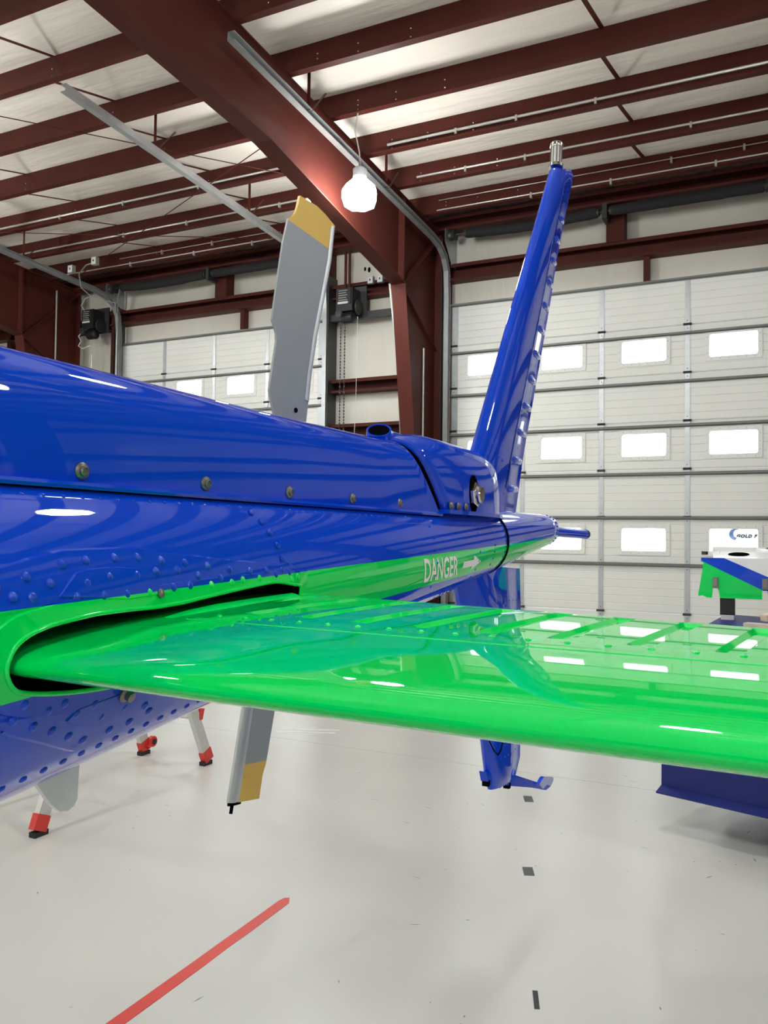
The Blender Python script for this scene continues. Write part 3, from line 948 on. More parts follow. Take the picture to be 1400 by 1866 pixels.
# scoop tube
mb = MB()
d = Vector((0.23, -.56, .79)).normalized()
p0 = Vector((-.852, 1.722, 1.795))
mb.tube([p0, p0 - d * .018, (-.852, 1.757, 1.770), (-.85, 1.80, 1.766), (-.85, 1.90, 1.766), (-.85, 2.05, 1.750)], [.0295, .0315, .0335, .0350, .0360, .030], 20)
sco = obj('scoop', mb, ['blue'], gb, 50)
mb = MB(); mb.lathe(p0, d, [(.0295, -.003), (.0295, .003), (.0275, .0045), (.0255, .003), (.0255, .0005)], 24); obj('scoop_lip', mb, 'blue', sco, 50)
mb = MB(); mb.lathe(p0, d, [(.0257, -.001), (.0257, .0012)], 24); obj('scoop_bore', mb, 'void', sco)  # black disc paints the darkness inside the scoop mouth
mb = MB()
nx = AX + .1115
mb.loft([[(nx - .004 + .0045 * (i % 2 == 0) * 0 + o_, 2.065 + .037 * cos(2 * pi * k / 20) * f, 1.662 + .052 * sin(2 * pi * k / 20) * f) for k in range(20)] for i, (o_, f) in enumerate(((.0, 1.0), (.004, 1.0), (.005, .93)))])
obj('bolt_recess', mb, 'void', gb, 40)
mb = MB(); mb.lathe((nx - .005, 2.065, 1.662), (1, 0.0, 0), [(.033, 0), (.033, .014), (.030, .017)], 6)
mb.lathe((nx + .010, 2.065, 1.662), (1, 0, 0), [(.024, 0), (.024, .010), (.02, .014), (.012, .014)], 14)
o = obj('large_nut', mb, 'chrome', gb, 30); o['label'] = 'large bare metal hex nut'
for y in (1.895, 1.945, 2.0):
    link('fastener', scr_me, gb, Matrix.Translation((AX + .1135, y, 1.626)) @ Rx)

# fins ----------------------------------------------------------------------------
def naca(t, te=.012):                                 # half thickness (fraction of chord) at t
    return max(.6 * (1.4845 * sqrt(t) - .63 * t - 1.758 * t * t + 1.4215 * t ** 3 - .5075 * t ** 4) * .24, te * t)
TT = [0, .01, .03, .07, .13, .22, .34, .48, .62, .76, .9, 1.0]
def fin_sec(z, le, te, k=1.0, zslope=0.0):
    c_ = te - le
    a = [(AX + naca(t) * c_ * k, le + c_ * t, z + zslope * t) for t in TT]
    b = [(AX - naca(t) * c_ * k, le + c_ * t, z + zslope * t) for t in TT[:0:-1]]
    return a + b
LEu = lambda z: 2.36 + .735 * (z - 1.80)
TEz = [(1.60, 2.79), (1.70, 2.83), (1.81, 2.877), (1.91, 2.93), (2.14, 3.07), (2.43, 3.246), (2.64, 3.36), (2.83, 3.484), (3.03, 3.62), (3.13, 3.69)]
def interp(tab, z):
    for (a, b), (c_, d_) in zip(tab, tab[1:]):
        if z <= c_: return b + (d_ - b) * (z - a) / (c_ - a)
    return tab[-1][1]
TEu = lambda z: interp(TEz, z)
fsl = lambda z: .02 + .085 * max(0, (z - 2.0) / 1.05)
mb = MB(); secs = []
for i in range(16):
    z = 1.60 + (3.055 - 1.60) * i / 15
    secs.append(fin_sec(z, LEu(z) if z > 1.75 else LEu(1.75), TEu(z), 1.0, fsl(z)))
for dz, f0, f1, k in ((.010, .01, .012, .96), (.019, .025, .035, .85), (.025, .05, .07, .6), (.027, .10, .12, .25)):
    z = 3.055 + dz; c_ = TEu(3.055) - LEu(3.055)
    secs.append(fin_sec(z, LEu(3.055) + .70 * dz + f0 * c_, TEu(3.055) + .4 * dz - f1 * c_, k, .105))
mb.loft(secs)
uf = obj('upper_fin', mb, 'blue', heli, 40)
def fin_x(z, t): return naca(t) * (TEu(z) - LEu(z))
# stiffening beads on the trailing skin, both sides
for i in range(12):
    z = 1.70 + .102 * i
    le, te = LEu(z), TEu(z); c_ = te - le
    for sgn in (1, -1):
        mb = MB(); secs = []
        for t, h in ((.60, .0), (.64, .7), (.70, 1), (.86, 1), (.93, .8), (.975, .0)):
            xb = AX + sgn * (naca(t) * c_ - .001)
            sec_ = []
            for k in range(7):
                a = pi * k / 6
                sec_.append((xb + sgn * .0085 * h * sin(a), le + c_ * t + .012 * t, z + fsl(z) * t - .013 * cos(a) * (.4 + .6 * h)))
            secs.append(sec_)
        mb.loft(secs, True, True)
        obj('stiffening_bead', mb, 'blue', uf, 60)
mb = MB()
for i in range(48):
    z = 1.68 + .028 * i
    le, te = LEu(z), TEu(z); c_ = te - le
    for t in (.55,):
        mb.lathe((AX + naca(t) * c_ - .0004, le + c_ * t, z + fsl(z) * t), (1, 0, 0), [(.003, 0), (.0028, .001), (.001, .0016)], 6)
for yy, zz_ in ((2.42, 1.80), (2.46, 1.84), (2.50, 1.80), (2.54, 1.79), (3.34, 3.03), (3.40, 3.03), (3.44, 3.01)):
    t = (yy - LEu(zz_)) / (TEu(zz_) - LEu(zz_))
    if 0 < t < 1: mb.lathe((AX + fin_x(zz_, t) - .0005, yy, zz_ + fsl(zz_) * t), (1, 0, 0), [(.005, 0), (.0045, .002), (.001, .0035)], 8)
o = obj('fin_rivets', mb, 'blue', uf, 60); o['kind'] = 'stuff'
mb = MB()
pa = []
for i in range(14):
    z = 1.70 + .098 * i
    pa.append((AX + naca(.57) * (TEu(z) - LEu(z)) + .0002, LEu(z) + (TEu(z) - LEu(z)) * .57, z + .57 * fsl(z)))
mb.tube(pa, .0011, 5); obj('skin_lap', mb, 'void', uf)
# beacon on top
bx, by, bz = AX, 3.345, 3.088
mb = MB(); mb.lathe((bx, by, bz), (0, .12, 1), [(.030, 0), (.030, .012), (.024, .016)], 20); bea = obj('beacon_base', mb, 'chrome', uf, 40)
mb = MB(); mb.lathe((bx, by + .002, bz + .014), (0, .12, 1), [(.021, 0), (.021, .075)], 20); o = obj('beacon_lens', mb, 'antenna', bea, 40)
mb = MB()
for k in range(10):
    a = 2 * pi * k / 10
    mb.tube([(bx + .0225 * cos(a), by + .002 + .0225 * sin(a), bz + .014), (bx + .0225 * cos(a), by + .011 + .0225 * sin(a), bz + .09)], .0032, 5)
obj('beacon_cage', mb, 'chrome', bea, 40)
mb = MB(); mb.lathe((bx, by + .0105, bz + .088), (0, .12, 1), [(.026, 0), (.0275, .004), (.0275, .016), (.024, .020), (.012, .022)], 20); obj('beacon_cap', mb, 'chrome', bea, 40)

LEl = [(.72, 2.56), (.82, 2.51), (.92, 2.485), (1.39, 2.25), (1.50, 2.20)]
TEl = [(.71, 2.80), (.80, 2.875), (1.30, 2.865), (1.50, 2.84)]
mb = MB(); secs = []
zs_ = [.74, .76, .80, .86, .95, 1.05, 1.15, 1.25, 1.35, 1.44, 1.47]
for i, z in enumerate(zs_):
    secs.append(fin_sec(z, interp(LEl, z), interp(TEl, z), 1.05 if i else .9, -.03))
mb.loft(secs)
lf = obj('lower_fin', mb, 'blue', heli, 40)
mb = MB()
for z in (.84, .88, .93, 1.30, 1.36):
    for k in range(8):
        t = .1 + .11 * k
        le, te = interp(LEl, z), interp(TEl, z); c_ = te - le
        mb.lathe((AX + naca(t) * c_ * 1.05 - .0005, le + c_ * t, z - .03 * t), (1, 0, 0), [(.0035, 0), (.0032, .0012), (.001, .002)], 6)
for k in range(18):
    z = .80 + .034 * k
    le, te = interp(LEl, z), interp(TEl, z); c_ = te - le
    mb.lathe((AX + naca(.55) * c_ * 1.05 - .0005, le + c_ * .55, z - .016), (1, 0, 0), [(.0035, 0), (.0032, .0012), (.001, .002)], 6)
o = obj('fin_rivets', mb, 'blue', lf, 60); o['kind'] = 'stuff'
for z in (1.00, 1.10, 1.20, 1.30):
    le, te = interp(LEl, z), interp(TEl, z); c_ = te - le
    mb = MB(); secs = []
    for t, h in ((.58, 0), (.64, .8), (.75, 1), (.9, .9), (.97, 0)):
        xb = AX + naca(t) * c_ * 1.05 - .001
        secs.append([(xb + .007 * h * sin(pi * k / 6), le + c_ * t, z - .03 * t - .012 * cos(pi * k / 6) * (.4 + .6 * h)) for k in range(7)])
    mb.loft(secs); obj('stiffening_bead', mb, 'blue', lf, 60)
# tail skid
mb = MB()
mb.prism([(AX - .012, 2.483, .815), (AX - .012, 2.806, .722), (AX - .012, 3.07, .630), (AX - .012, 3.285, .558), (AX - .012, 3.21, .562), (AX - .012, 3.0, .628), (AX - .012, 2.75, .700), (AX - .012, 2.50, .780)], (.024, 0, 0))
sk = obj('tail_skid', mb, 'blue', heli)
mb = MB()
pad = [(3.060, .622), (3.085, .638), (3.11, .641), (3.29, .592), (3.325, .578), (3.342, .562), (3.33, .548), (3.285, .545), (3.2, .562)]
mb.prism([(AX - .010 + (p[1] - .55) * .3, p[0], p[1] + .002) for p in pad], (.014, 0, 0)); obj('skid_shoe', mb, 'blue', sk)
for y in (2.50, 2.62, 2.72):
    z = .775 - (y - 2.5) * .30
    mb = MB(); mb.box(AX - .008, AX + .0135, y, y + .018, z - .011, z + .006); obj('skid_bolt', mb, 'void', sk)
mb = MB(); mb.tube([(AX + .02, 2.475, .92), (AX + .035, 2.49, .88), (AX + .038, 2.52, .862), (AX + .036, 2.55, .868), (AX + .034, 2.58, .89)], .0022, 6); obj('bonding_cable', mb, 'void', lf, 60)

# stabilizer ------------------------------------------------------------------------
NOSE = catmull(SECT[6:], 4)                            # from the lap round the nose to the lower trailing edge
def ztop(y):
    for a, b in zip(SECT[:7], SECT[1:7]):
        if b[0] <= y <= a[0]: return b[1] + (a[1] - b[1]) * (y - b[0]) / (a[0] - b[0])
    return SECT[0][1] if y > 1 else SECT[6][1]
def warp(x, y, z):
    u = abs(x - AX) - .19; f = (y - .55) / .56
    return (x, y - u * (.035 + .125 * f), z - u * .007 * f)
BEADS = [-.630 + .0768 * k for k in range(14)]
def stab_mesh(mir):
    ex = [AX + .12, AX + .15]
    prof = []                                          # (x at trailing edge, groove factor, half width flare)
    for x in ex: prof.append((x, 0, 0))
    for xb in BEADS:
        if xb < AX + .17: continue
        prof += [(xb - .030, 0, 0), (xb - .0125, 0, -1), (xb - .0065, 1, -1), (xb + .0065, 1, 1), (xb + .0125, 0, 1), (xb + .030, 0, 0)]
    prof.append((AX + 1.22, 0, 0)); prof.append((AX + 1.255, 0, 0))
    rows = [(1.110, 0), (1.101, 0), (1.0885, 1), (1.05, 1), (1.0, 1), (.95, 1), (.90, 1), (.852, 1), (.838, 0), (.834, 0), (.80, 0)]
    secs = []
    for X, g, fl_ in prof:
        sec_ = []
        for y, gr in rows:
            sh_ = -.026 * (1.11 - y) / .26 if y > .85 else -.026
            w_ = fl_ * (.0045 if 1.095 < y < 1.105 else 0)
            p = warp(X + sh_ * min(1, max(0, (X - AX - .12) / .05)) + w_, y, ztop(y) - .0042 * g * gr)
            sec_.append(p)
        for y, z in NOSE: sec_.append(warp(X - .026 * max(0, min(1, (z - 1.40) / .04)) * min(1, max(0, (X - AX - .12) / .05)), y, z))
        secs.append(sec_)
    last = secs[-1]
    secs.append([(p[0] + .012, .75 + (p[1] - .75) * .97, 1.42 + (p[2] - 1.42) * .7) for p in last])
    if mir: secs = [[(2 * AX - p[0], p[1], p[2]) for p in s_] for s_ in secs]
    mb = MB(); mb.loft(secs); return mb
stab = obj('port_stabilizer', stab_mesh(False), 'green', heli, 13); stab['label'] = 'green horizontal stabilizer with pressed grooves'
obj('starboard_stabilizer', stab_mesh(True), 'green', heli, 13)
def stab_top(x, y):
    s_ = sect(x)[:13]
    for a, b in zip(s_, s_[1:]):
        if b[1] <= y <= a[1]: return b[2] + (a[2] - b[2]) * (y - b[1]) / (a[1] - b[1])
    return s_[0][2]
# spanwise skin lap and its rivets
mb = MB(); secs = []
for i in range(16):
    x = AX + .23 + (1.2 - .23) * i / 15
    y = .765 - (x + .62) * .055
    secs.append([(x, y - .008, stab_top(x, y - .008) - .0006), (x, y - .006, stab_top(x, y - .006) + .0006), (x, y + .006, stab_top(x, y + .006) + .0006), (x, y + .008, stab_top(x, y + .008) - .0006)])
mb.loft(secs); obj('span_lap', mb, 'green', stab, 25)
for i in range(26):
    x = -.60 + .038 * i
    y = .795 - (x + .62) * .055
    link('rivet', rv_g, stab, Matrix.Translation((x, y, stab_top(x, y) - .0002)) @ Matrix.Scale(.62, 4))
mb = MB()                                              # raised root edge strip
secs = []
for y in (.76, .8, .86, .92, 1.0, 1.06):
    x = on_skin(y, 1.46)[0] + .006
    zt = stab_top(x, y)
    secs.append([(x - .001, y, zt - .001), (x, y, zt + .0045 * min(1, (y - .75) / .08)), (x + .008, y, zt + .0035 * min(1, (y - .75) / .08)), (x + .016, y, zt - .0005)])
mb.loft(secs); obj('root_strip', mb, 'green', stab, 30)

# antenna blade under the boom
mb = MB()
mb.prism([(AX - .004, .742, 1.262), (AX - .004, .752, 1.232), (AX - .004, .775, 1.200), (AX - .004, .790, 1.187), (AX - .004, .803, 1.184), (AX - .004, .814, 1.188), (AX - .004, .819, 1.196), (AX - .004, .822, 1.262)], (.008, 0, 0))
o = obj('antenna_fin', mb, 'antenna', heli); o['label'] = 'pale grey antenna fin under the boom'

# tail rotor ---------------------------------------------------------------------------
hub = Vector((-1.4, 2.13, 1.70))
sd = Vector((0, .19101, .98159)); cd = Vector((0, .98159, -.19101))
mb = MB()
mb.tube([(-.95, 2.13, 1.69), (-1.47, 2.13, 1.70)], .032, 14)
mb.lathe((-1.45, 2.13, 1.70), (1, 0, 0), [(.03, 0), (.07, .01), (.07, .09), (.03, .10)], 16)
rotor = obj('tail_rotor', mb, 'gunmetal', heli, 40); rotor['label'] = 'two-bladed grey tail rotor with yellow tips'
def blade(sgn, out, strip, ysplit, hole=None):
    ph = radians(10) * sgn
    ch = cd * cos(ph) + Vector((sin(ph), 0, 0))
    nrm = ch.cross(sd).normalized()
    W = lambda s, c, n_=0.0: hub + sd * s + ch * c + nrm * n_
    bm = bmesh.new()
    vs_ = [bm.verts.new((p[0], p[1], 0)) for p in out]
    bm.faces.new(vs_)
    bmesh.ops.bisect_plane(bm, geom=bm.verts[:] + bm.edges[:] + bm.faces[:], plane_co=(ysplit, 0, 0), plane_no=(1, 0, 0))
    for cc in (-.06, -.02, .03, .08):
        bmesh.ops.bisect_plane(bm, geom=bm.verts[:] + bm.edges[:] + bm.faces[:], plane_co=(0, cc, 0), plane_no=(0, 1, 0))
    fs = bm.faces[:]
    for f in fs:
        if sgn * f.calc_center_median().x > sgn * ysplit: f.material_index = 1
    ret = bmesh.ops.extrude_face_region(bm, geom=fs)
    top = [v for v in ret['geom'] if isinstance(v, bmesh.types.BMVert)]
    cs = [p[1] for p in out]; c0, c1 = min(cs), max(cs)
    tops = set(top)
    for v in bm.verts:
        t = (v.co.y - c0) / (c1 - c0)
        le = t if sgn < 0 else 1 - t
        hth = .003 + .010 * min(1, max(0, 1 - le)) if le > .3 else .004 + .0065
        hth = .003 + .009 * sin(pi * min(1, max(0, .5 + .5 * (1 - le)))) if False else .0035 + .0065 * (1 - le)
        v.co = W(v.co.x, v.co.y, hth if v in tops else -hth)
    bmesh.ops.recalc_face_normals(bm, faces=bm.faces)
    me = bpy.data.meshes.new('rotor_blade'); bm.to_mesh(me); bm.free()
    me.materials.append(M['blade_grey']); me.materials.append(M['blade_yellow'])
    b = link('rotor_blade', me, rotor)
    mb = MB(); secs = []
    for s, c_, wdt in strip:
        d_ = 1 if sgn > 0 else -1
        sec_ = []
        for k in range(9):
            a = -pi / 2 + pi * k / 8
            sec_.append(W(s, c_ + d_ * wdt * cos(a) * 1.0, .0125 * sin(a)))
        sec_ = [W(s, c_ - d_ * wdt, -.0105)] + sec_ + [W(s, c_ - d_ * wdt, .0105)]
        secs.append(sec_)
    mb.loft(secs); obj('erosion_strip', mb, 'blade_metal', b, 50)
    if hole:
        for n_ in (.0108, -.0108):
            mb = MB(); mb.lathe(W(hole[0], hole[1], n_), nrm, [(.008, -.001), (.008, .0006)], 14); obj('blade_hole', mb, 'void', b)
    return b, W
ub = [(0.953, -0.067), (0.915, -0.071), (0.886, -0.077), (0.864, -0.089), (0.849, -0.105), (0.759, -0.114), (0.586, -0.117), (0.498, -0.117), (0.481, -0.103), (0.467, -0.093), (0.442, -0.086), (0.374, -0.088), (0.28, -0.09), (0.238, -0.069), (0.197, -0.048), (0.05, -0.03), (0.05, .06), (0.14, 0.080), (0.215, 0.085), (0.299, 0.084), (0.39, 0.082), (0.534, 0.087), (0.66, 0.099), (0.81, 0.112), (0.939, 0.110), (0.954, 0.059), (0.961, 0.014)]
blade(1, ub, [(.30, .078, .012), (.39, .076, .012), (.534, .081, .012), (.66, .093, .012), (.81, .106, .0125), (.93, .103, .0125)], .846, (.253, .03))
lb = [(-.05, -.03), (-.2, -.035), (-.663, -.028), (-.797, -.038), (-.919, -.050), (-.929, -.009), (-.935, .142), (-.866, .148), (-.833, .164), (-.676, .184), (-.45, .165), (-.2, .10), (-.05, .06)]
lbo, Wl = blade(-1, lb, [(-.25, -.010, .024), (-.663, -.020, .024), (-.797, -.029, .024), (-.926, -.040, .024)], -.826)
mb = MB()
mb.bar(Wl(-.930, -.055), Wl(-.930, .01), .012, .012); mb.tube([Wl(-.93, -.035), Wl(-.958, -.037)], .005, 8)
obj('tip_weight', mb, 'void', lbo)

# ------------------------------------------------------------------ ladder
lad = thing('ladder', (-3.7, 3.8, 0), 'aluminium folding ladder with red feet standing behind the blue boom', 'ladder')
apex = (3.78, 1.72)
def rail(x, yb, wx):
    xt = -3.70 + (x + 3.70) * .72
    mb = MB(); p0 = Vector((x, yb, .06)); p1 = Vector((xt, apex[0], apex[1]))
    mb.bar(p0, p1, .035, .075, up=(0, 1, 0))
    r = obj('rail', mb, 'alu', lad)
    d = (p1 - p0).normalized()
    mb = MB(); mb.bar(p0 - d * .035, p0 + d * .045, .042, .084, up=(0, 1, 0)); obj('red_foot', mb, 'red_plastic', r)
    mb = MB(); mb.box(x - .022, x + .022, yb - .045, yb + .04, 0, .026); obj('rubber_pad', mb, 'rubber', r)
    return p0, p1
rails = {}
for nm, x, y in (('a', -3.42, 3.06), ('b', -3.98, 3.06), ('c', -3.49, 4.50), ('d', -4.03, 4.50)):
    rails[nm] = rail(x, y, 0)
for a, b in (('a', 'b'), ('c', 'd')):
    for k in range(1, 6):
        f = k / 6
        p, q = rails[a][0].lerp(rails[a][1], f), rails[b][0].lerp(rails[b][1], f)
        mb = MB(); mb.tube([p, q], .016, 10); obj('rung', mb, 'alu', lad, 40)
mb = MB(); mb.lathe((-4.02, 4.552, .082), (1, 0, 0), [(.02, 0), (.038, .004), (.038, .03), (.02, .034)], 16); mb.bar((-4.01, 4.50, .05), (-4.01, 4.552, .082), .02, .05, up=(1, 0, 0)); o = obj('wheel', mb, 'red_plastic', lad, 40)
mb = MB(); mb.lathe((-3.988, 4.552, .082), (1, 0, 0), [(.018, 0), (.022, .006), (.01, .01)], 12); obj('wheel_hub', mb, 'rubber', o, 40)
p = rails['c'][0].lerp(rails['c'][1], .17)
mb = MB(); mb.prism([tuple(p + Vector(v)) for v in ((.0, .03, .05), (.0, .085, .04), (.0, .065, -.03), (.0, .035, -.03))], (.02, 0, 0)); obj('lock_knob', mb, 'red_plastic', lad)
mb = MB(); mb.bar((-3.9, 3.78, 1.72), (-3.5, 3.78, 1.72), .05, .09); obj('hinge_bar', mb, 'alu', lad)

# ------------------------------------------------------------------ parts cart with cowling
rot = radians(-17)
U = Vector((cos(rot), sin(rot), 0)); V = Vector((-sin(rot), cos(rot), 0))
C0 = Vector((-.612, 4.63, 0))
Lc = lambda u, v, z: tuple(C0 + U * u + V * v + Vector((0, 0, z)))
cart = thing('parts_cart', tuple(C0 + U * .8), 'dark blue steel parts cart on casters at the right edge', 'cart')
def cbox(name, u0, u1, v0, v1, z0, z1, m='cart_blue', parent=cart):
    mb = MB(); mb.hexa([Lc(u0, v0, z0), Lc(u1, v0, z0), Lc(u1, v1, z0), Lc(u0, v1, z0)], [Lc(u0, v0, z1), Lc(u1, v0, z1), Lc(u1, v1, z1), Lc(u0, v1, z1)])
    return obj(name, mb, m, parent)
def angle_beam(name, v, s):
    mb = MB()
    prof = [(0, .235), (0, .465), (-.04 * s, .465), (-.04 * s, .458), (-.008 * s, .458), (-.008 * s, .228), (-.075 * s, .205), (-.075 * s, .197), (.0, .226)]
    mb.loft([[Lc(u, v + p[0], p[1]) for p in prof] for u in (0, 1.9)])
    obj(name, mb, 'cart_blue', cart)
angle_beam('side_beam', .07, 1); angle_beam('side_beam', .95, -1)
cbox('cross_beam', .05, .10, .08, .94, .25, .45); cbox('cross_beam', 1.80, 1.85, .08, .94, .25, .45)
cbox('deck', .03, 1.87, .08, .94, .43, .455)
mb = MB(); tz = 1.05
mb.hexa([(-.44, 4.75, tz - .03), (1.3, 4.2, tz - .03), (1.36, 5.45, tz - .03), (-.347, 6.02, tz - .03)], [(-.44, 4.75, tz), (1.3, 4.2, tz), (1.36, 5.45, tz), (-.347, 6.02, tz)])
obj('tray', mb, 'cart_blue', cart)
for (x, y) in ((-.25, 4.85), (1.0, 4.5), (.0, 5.35), (1.1, 5.1)):
    mb = MB(); mb.box(x - .025, x + .025, y - .025, y + .025, .44, 1.03); obj('tray_leg', mb, 'cart_blue', cart)
for u, v in ((.66, .17), (.66, .85), (1.7, .17), (1.7, .85)):
    c = Vector(Lc(u, v, .1))
    mb = MB(); mb.lathe(c - V * .025, V, [(.03, 0), (.095, .003), (.1, .012), (.1, .038), (.095, .047), (.03, .05)], 20); w_ = obj('caster_wheel', mb, 'rubber', cart, 40)
    mb = MB(); mb.bar(c + V * .035, c + V * .035 + Vector((0, 0, .16)), .012, .06); mb.bar(c - V * .035, c - V * .035 + Vector((0, 0, .16)), .012, .06); mb.bar(c + V * -.05 + Vector((0, 0, .165)), c + V * .05 + Vector((0, 0, .165)), .09, .02)
    mb.bar(c + Vector((0, 0, .17)), c + Vector((0, 0, .26)), .05, .05)
    obj('caster_fork', mb, 'dark_steel', cart)
pst = MB(); pst.box(-.36, -.275, 5.60, 5.68, 1.08, 1.24); obj('cowling_post', pst, 'black', cart)
pst = MB(); pst.box(-.355, -.28, 5.60, 5.68, 1.045, 1.085); obj('post_foot', pst, 'label', cart)
# timber on the tray
mb = MB(); mb.hexa([(-.20, 4.95, 1.0505), (.25, 4.80, 1.05), (.27, 4.87, 1.05), (-.18, 5.02, 1.05)], [(-.20, 4.95, 1.095), (.25, 4.80, 1.095), (.27, 4.87, 1.095), (-.18, 5.02, 1.095)])
tag(obj('timber_block', mb, 'wood'), 'pale timber block lying on the blue cart tray', 'timber')
mb = MB(); mb.bar((-.10, 5.03, 1.12), (.16, 5.28, 1.19), .05, .035)
mb2 = mb
tag(obj('timber_stick', mb2, 'wood'), 'pale timber stick propped on the block at the right edge', 'timber')

# cowling: front face at y about 5.55, white top sloping back and up
YF = 5.60
cowl = thing('cowling', (-.1, YF, 1.24), 'green, blue and white engine cowling resting on the cart post', 'cowling')
GP = [(-.470, 1.417), (-.474, 1.412), (-.455, 1.405), (-.488, 1.196), (-.478, 1.194), (-.460, 1.198), (-.445, 1.190), (-.437, 1.185), (-.405, 1.185), (-.400, 1.245), (-.372, 1.245), (-.365, 1.225), (-.360, 1.185), (-.118, 1.185), (-.117, 1.2436)]
BP = [(-.470, 1.436), (-.470, 1.417), (-.117, 1.2436), (-.116, 1.240), (-.088, 1.240), (-.082, 1.185), (.2, 1.185), (.2, 1.198), (-.335, 1.436)]
WP = [(-.335, 1.436), (.2, 1.198), (.2, 1.185), (.9, 1.185), (1.1, 1.30), (1.05, 1.436)]
for nm, P_, m_ in (('green_panel', GP, 'green'), ('blue_panel', BP, 'blue'), ('white_panel', WP, 'white_paint')):
    mb = MB(); mb.prism([(p[0], YF - .02, p[1]) for p in P_], (0, .014, 0))
    o = obj(nm, mb, m_, cowl)
mb = MB()
mb.loft([[(-.40, YF + .006, 1.428), (1.05, YF + .006, 1.428), (1.05, YF + .006, 1.438), (-.40, YF + .006, 1.438)],
         [(-.43, YF + .35, 1.462), (1.05, YF + .35, 1.462), (1.05, YF + .35, 1.472), (-.43, YF + .35, 1.472)],
         [(-.465, YF + .9, 1.488), (1.0, YF + .9, 1.488), (1.0, YF + .9, 1.498), (-.465, YF + .9, 1.498)]])
tp = obj('top_panel', mb, 'white_paint', cowl)
def hump(cx, cyy, rx, ry, m, h, nm):
    mb = MB(); n = 20
    zt = lambda y: (1.4385 + (y - YF - .006) / .344 * .034) if y < YF + .35 else (1.4725 + (y - YF - .35) / .55 * .026)
    mb.loft([[(cx + rx * f * cos(2 * pi * k / n), cyy + ry * f * sin(2 * pi * k / n), zt(cyy + ry * f * sin(2 * pi * k / n)) + hh) for k in range(n)] for f, hh in ((1, .0), (.95, h), (.5, h * 1.2), (.05, h * 1.3))])
    return obj(nm, mb, m, tp, 50)
hump(-.26, YF + .20, .065, .10, 'void', .003, 'vent_opening')
hump(-.06, YF + .62, .11, .16, 'white_paint', .012, 'bulge')
hump(-.05, YF + .55, .06, .05, 'void', .016, 'vent_opening')
for x in (-.386, -.102):
    mb = MB(); mb.box(x - .016, x + .016, YF - .04, YF - .02, 1.248, 1.315); l_ = obj('latch', mb, 'gunmetal', cowl)
    mb = MB(); mb.box(x - .011, x + .011, YF - .046, YF - .04, 1.262, 1.305); obj('latch_pad', mb, 'grey_box', l_)
mb = MB(); mb.box(-.49, -.45, YF + .25, YF + .31, 1.45, 1.472); obj('edge_tab', mb, 'dark_steel', cowl)
mb = MB(); mb.box(-.46, -.38, YF + .25, YF + .31, 1.445, 1.475); obj('hinge_ear', mb, 'white_paint', cowl)

# ------------------------------------------------------------------ floor tape
def tape(name, pts, m, lab, cat='floor tape', z=.0012):
    mb = MB(); mb.prism([(p[0], p[1], .0003) for p in pts], (0, 0, z)); return tag(obj(name, mb, m), lab, cat)
rnd = random.Random(3)
L = []; Rr = []
for i in range(31):
    y = -1.2 + 4.19 * i / 30
    L.append((-1.925 + rnd.uniform(-.002, .002), y)); Rr.append((-1.873 + rnd.uniform(-.002, .002), y))
tape('floor_tape', L + [(-1.918, 3.02), (-1.90, 3.035), (-1.885, 3.012)] + Rr[::-1], 'tape_red', 'long straight red tape line on the floor, lower left')
def sq(cx, cy2, w, h, a):
    a = radians(a); c_, s_ = cos(a), sin(a)
    return [(cx + x * c_ - y * s_, cy2 + x * s_ + y * c_) for x, y in ((-w, -h), (w, -h), (w, h), (-w, h))]
tape('floor_tape', sq(-1.363, 4.815, .026, .055, 22), 'tape_grey', 'small grey tape square nearest the tail skid')
tape('floor_tape', sq(-1.068, 3.782, .024, .048, 22), 'tape_grey', 'grey tape square midway between skid and black strip')
tape('floor_tape', sq(-.749, 2.757, .009, .055, 19), 'tape_black', 'narrow black tape strip at the bottom edge of the floor')
mb = MB()
for p, q in (((-3.62, 5.60), (-3.18, 5.78)), ((-3.60, 5.50), (-3.16, 5.68))):
    mb.bar((p[0], p[1], .001), (q[0], q[1], .001), .012, .0012)
tag(obj('chalk_mark', mb, 'decal'), 'pair of faint white marks on the floor behind the lower blade', 'floor mark')

mb = MB(); rnd = random.Random(11)
for i in range(90):
    x, y = rnd.uniform(-3.6, .3), rnd.uniform(1.7, 6.0); a = rnd.uniform(0, pi); L_ = rnd.choice((.006, .008, .012, .03)); w_ = rnd.uniform(.0015, .003)
    p = Vector((x, y, .0003)); d_ = Vector((cos(a), sin(a), 0)) * L_; n_ = Vector((-sin(a), cos(a), 0)) * w_
    mb.add([p - d_, p + n_, p + d_, p - n_], [(0, 1, 2, 3)])
o = obj('scuff_marks', mb, 'tape_grey', fl); o['kind'] = 'stuff'
